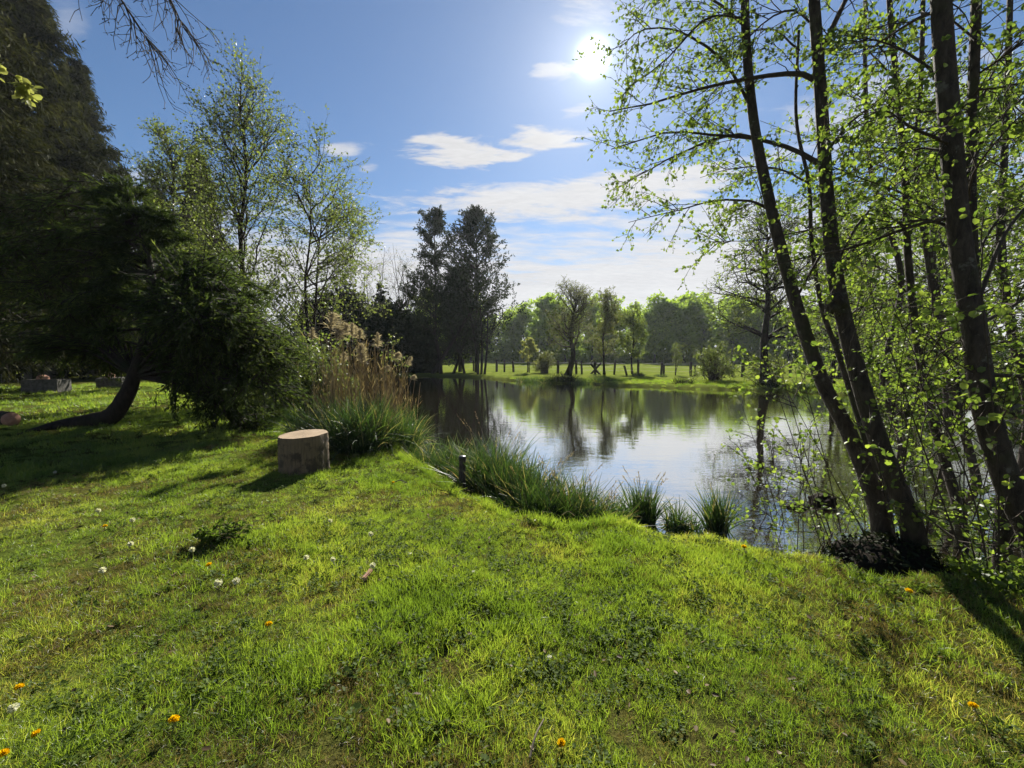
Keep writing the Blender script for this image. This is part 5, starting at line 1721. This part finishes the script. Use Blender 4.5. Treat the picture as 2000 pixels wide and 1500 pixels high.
def build_grass():
    g = np.random.default_rng(500)
    protos = [clump_mesh('short_blades', 44, 0.046, 0.045, 0.0033, 0.95, 501, 'grass_green', 1.3),
              clump_mesh('long_blades', 38, 0.074, 0.038, 0.0036, 0.80, 502, 'grass_green', 1.4),
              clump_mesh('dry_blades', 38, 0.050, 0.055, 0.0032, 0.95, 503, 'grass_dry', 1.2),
              rosette_mesh('clover_leaves', 504),
              clump_mesh('flat_blades', 40, 0.062, 0.05, 0.0034, 1.0, 505, 'grass_green', 1.0),
              clump_mesh('coarse_blades', 46, 0.11, 0.16, 0.011, 0.7, 506, 'grass_green', 1.0)]
    pobs = []
    for me in protos:
        pobs.append(bpy.data.objects.new(me.name, me))
    XY, VAR, SC = [], [], []

    def scatter(n, r0, r1, half, far=False, size=1.0):
        r = np.sqrt(g.uniform(r0 * r0, r1 * r1, n))
        a = g.uniform(-half, half, n)
        x, y = r * np.sin(a), r * np.cos(a)
        sd = pond_sd(x, y)
        ok = (sd > 0.05) & (y > 0.9)
        x, y, sd = x[ok], y[ok], sd[ok]
        f1 = np.sin(1.9 * x + 0.8 * np.sin(1.3 * y + 1)) * np.sin(2.3 * y + np.sin(1.7 * x)) + 0.5 * np.sin(5 * x + 2 * y) * np.sin(4.4 * y - 3 * x)
        f2 = np.sin(1.3 * x + 2.0 + 0.9 * np.sin(2.1 * y)) * np.sin(1.6 * y + 0.5 + np.sin(1.1 * x)) + 0.4 * np.sin(6.2 * x - 2 * y + 1) * np.sin(3.9 * y + 2.5 * x)
        u = g.uniform(0, 1, len(x))
        f1 = f1 + g.normal(0, 0.25, len(x))
        f2 = f2 + g.normal(0, 0.25, len(x))
        v = np.full(len(x), 0)
        v[u > 0.6] = 4
        v[(f1 > 0.45) & (u < 0.75)] = 1
        v[(f2 > 0.26) & (u < 0.8)] = 2
        v[(g.uniform(0, 1, len(x)) < 0.10)] = 2
        v[g.uniform(0, 1, len(x)) < np.where(f2 < -0.45, 0.10, 0.04)] = 3
        s = g.uniform(0.48, 1.05, len(x)) * size * (1 + 0.22 * np.clip(f1, -1, 1))
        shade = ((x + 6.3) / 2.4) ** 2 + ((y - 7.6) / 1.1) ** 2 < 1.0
        v[shade & (u > 0.35)] = 2  # dry blades for bare ground, also painting the leaning conifer's shadow darker
        f3 = np.sin(3.7 * x + 1.2 * y) * np.sin(3.1 * y - 2.2 * x + 1) + 0.5 * np.sin(9 * x + 4 * y) * np.sin(8 * y - 5 * x)
        keep = ~(((f2 > 0.55) | (f3 > 0.70)) & (u < 0.66))
        if far:
            v[:] = 5
        XY.append(np.stack((x, y), -1)[keep])
        VAR.append(v[keep])
        SC.append(s[keep])
    scatter(31000, 1.0, 4.2, R(62))
    scatter(34000, 4.2, 9.0, R(58), size=1.05)
    scatter(9000, 8.0, 14.0, R(58), True, 0.9)
    scatter(9000, 13.5, 30.0, R(56), True, 1.3)
    # longer rough grass down the bank between the lawn and the sedge
    x, y = g.uniform(-2.8, 3.2, 30000), g.uniform(2.8, 8.0, 30000)
    sd = pond_sd(x, y)
    ok = (sd > -0.12) & (sd < np.where(x < 1.1, 0.42, 0.16))
    x, y = x[ok][:3800], y[ok][:3800]
    XY.append(np.stack((x, y), -1))
    VAR.append(np.where(g.uniform(0, 1, len(x)) < 0.3, 2, 1))
    SC.append(g.uniform(0.7, 1.7, len(x)) * np.where(x < 1.1, 1.0, 0.6))
    xy, var, sc = np.vstack(XY), np.concatenate(VAR), np.concatenate(SC)
    # leave the shaded earth under the near alders and the field beyond the fence to the ground itself
    z = ground_z(xy[:, 0], xy[:, 1])
    n = len(xy)
    me = bpy.data.meshes.new('grass')
    me.vertices.add(n)
    me.vertices.foreach_set('co', np.column_stack((xy, z - 0.004)).astype(np.float32).ravel())
    rot = np.column_stack((g.normal(0, 0.12, n), g.normal(0, 0.12, n), g.uniform(0, 6.28, n))).astype(np.float32)
    at_ = me.attributes.new('turn', 'FLOAT_VECTOR', 'POINT')
    at_.data.foreach_set('vector', rot.ravel())
    at_ = me.attributes.new('size', 'FLOAT', 'POINT')
    at_.data.foreach_set('value', sc.astype(np.float32))
    at_ = me.attributes.new('sort', 'INT', 'POINT')
    at_.data.foreach_set('value', var.astype(np.int32))
    o = part('grass', me)
    tag(o, 'mixed green, mossy and dry grass of the lawn', 'grass', kind='stuff')
    nt = bpy.data.node_groups.new('grass_scatter', 'GeometryNodeTree')
    nt.interface.new_socket('Geometry', in_out='INPUT', socket_type='NodeSocketGeometry')
    nt.interface.new_socket('Geometry', in_out='OUTPUT', socket_type='NodeSocketGeometry')
    gi = nt.nodes.new('NodeGroupInput')
    go = nt.nodes.new('NodeGroupOutput')
    join = nt.nodes.new('GeometryNodeJoinGeometry')

    def attr(name, dt):
        a = nt.nodes.new('GeometryNodeInputNamedAttribute')
        a.data_type = dt
        a.inputs[0].default_value = name
        return a.outputs[0]
    for i, ob in enumerate(pobs):
        info = nt.nodes.new('GeometryNodeObjectInfo')
        info.inputs['Object'].default_value = ob
        cmp_ = nt.nodes.new('FunctionNodeCompare')
        cmp_.data_type = 'INT'
        cmp_.operation = 'EQUAL'
        nt.links.new(attr('sort', 'INT'), cmp_.inputs[2])
        cmp_.inputs[3].default_value = i
        inst = nt.nodes.new('GeometryNodeInstanceOnPoints')
        nt.links.new(gi.outputs[0], inst.inputs['Points'])
        nt.links.new(cmp_.outputs[0], inst.inputs['Selection'])
        nt.links.new(info.outputs['Geometry'], inst.inputs['Instance'])
        nt.links.new(attr('turn', 'FLOAT_VECTOR'), inst.inputs['Rotation'])
        nt.links.new(attr('size', 'FLOAT'), inst.inputs['Scale'])
        nt.links.new(inst.outputs[0], join.inputs[0])
    nt.links.new(join.outputs[0], go.inputs[0])
    md = o.modifiers.new('grass_scatter', 'NODES')
    md.node_group = nt


build_grass()


# ------------------------------------------------------------------ litter on the lawn, the bank and the water
def build_litter():
    g = np.random.default_rng(600)
    lv = Leaves(g)
    n = 2600
    r = np.sqrt(g.uniform(1.0, 64.0, n))
    a = g.uniform(-R(56), R(56), n)
    x, y = r * np.sin(a), r * np.cos(a)
    ok = pond_sd(x, y) > 0.0
    x, y = x[ok], y[ok]
    m_ = len(x)
    lv.add(np.column_stack((x, y, ground_z(x, y) + g.uniform(0.008, 0.035, m_))), np.column_stack((g.normal(0, 1, (m_, 2)), g.normal(0, 0.25, m_))),
           np.tile((0, 0, 1.0), (m_, 1)) + g.normal(0, 0.4, (m_, 3)), g.uniform(0.014, 0.042, m_), g.uniform(0.005, 0.022, m_))
    tag(part('leaf_litter', lv.mesh('leaf_litter', MAT['litter'], 'round')), 'dry leaf scraps and bits of bark lying in the lawn', 'leaf litter', kind='stuff')
    lv = Leaves(g)
    n = 9000
    x, y = g.uniform(-4, 6, n), g.uniform(2.4, 9, n)
    sd = pond_sd(x, y)
    ok = (sd < 0.45) & (sd > -0.55) & (g.uniform(0, 1, n) < np.exp(-np.abs(sd - 0.1) * 4.5))
    x, y = x[ok], y[ok]
    m_ = len(x)
    z = np.maximum(ground_z(x, y), WATER_Z) + g.uniform(0.003, 0.02, m_)
    lv.add(np.column_stack((x, y, z)), np.column_stack((g.normal(0, 1, (m_, 2)), g.normal(0, 0.15, m_))), np.tile((0, 0, 1.0), (m_, 1)) + g.normal(0, 0.25, (m_, 3)),
           g.uniform(0.02, 0.11, m_), g.uniform(0.005, 0.022, m_))
    tag(part('shore_debris', lv.mesh('shore_debris', MAT['litter'], 'round')), 'dead reed scraps and leaves along the waterline', 'debris', kind='stuff')


MAT['litter'] = leaf_material('dead_leaf', [(0.0, (0.035, 0.024, 0.014)), (0.6, (0.11, 0.075, 0.04)), (1.0, (0.17, 0.13, 0.08))], 0.2, 1.1, 0.01)
build_litter()


# ------------------------------------------------------------------ air
def build_haze():
    m = bpy.data.materials.new('haze')
    m.use_nodes = True
    m.node_tree.nodes.clear()
    N = Nodes(m.node_tree)
    out = N.new('ShaderNodeOutputMaterial')
    v = N.new('ShaderNodeVolumePrincipled')
    v.inputs['Color'].default_value = (0.86, 0.93, 1.0, 1)
    v.inputs['Density'].default_value = HAZE_DENSITY
    v.inputs['Anisotropy'].default_value = 0.5
    N.put(out.inputs['Volume'], v.outputs[0])
    o = part('haze', box_mesh('haze', 2000, 2000, 30.5, m, 0, -2.2))
    tag(o, 'thin morning haze in the air over the pond and field', 'haze', kind='stuff')


HAZE_DENSITY = 0.00022
build_haze()
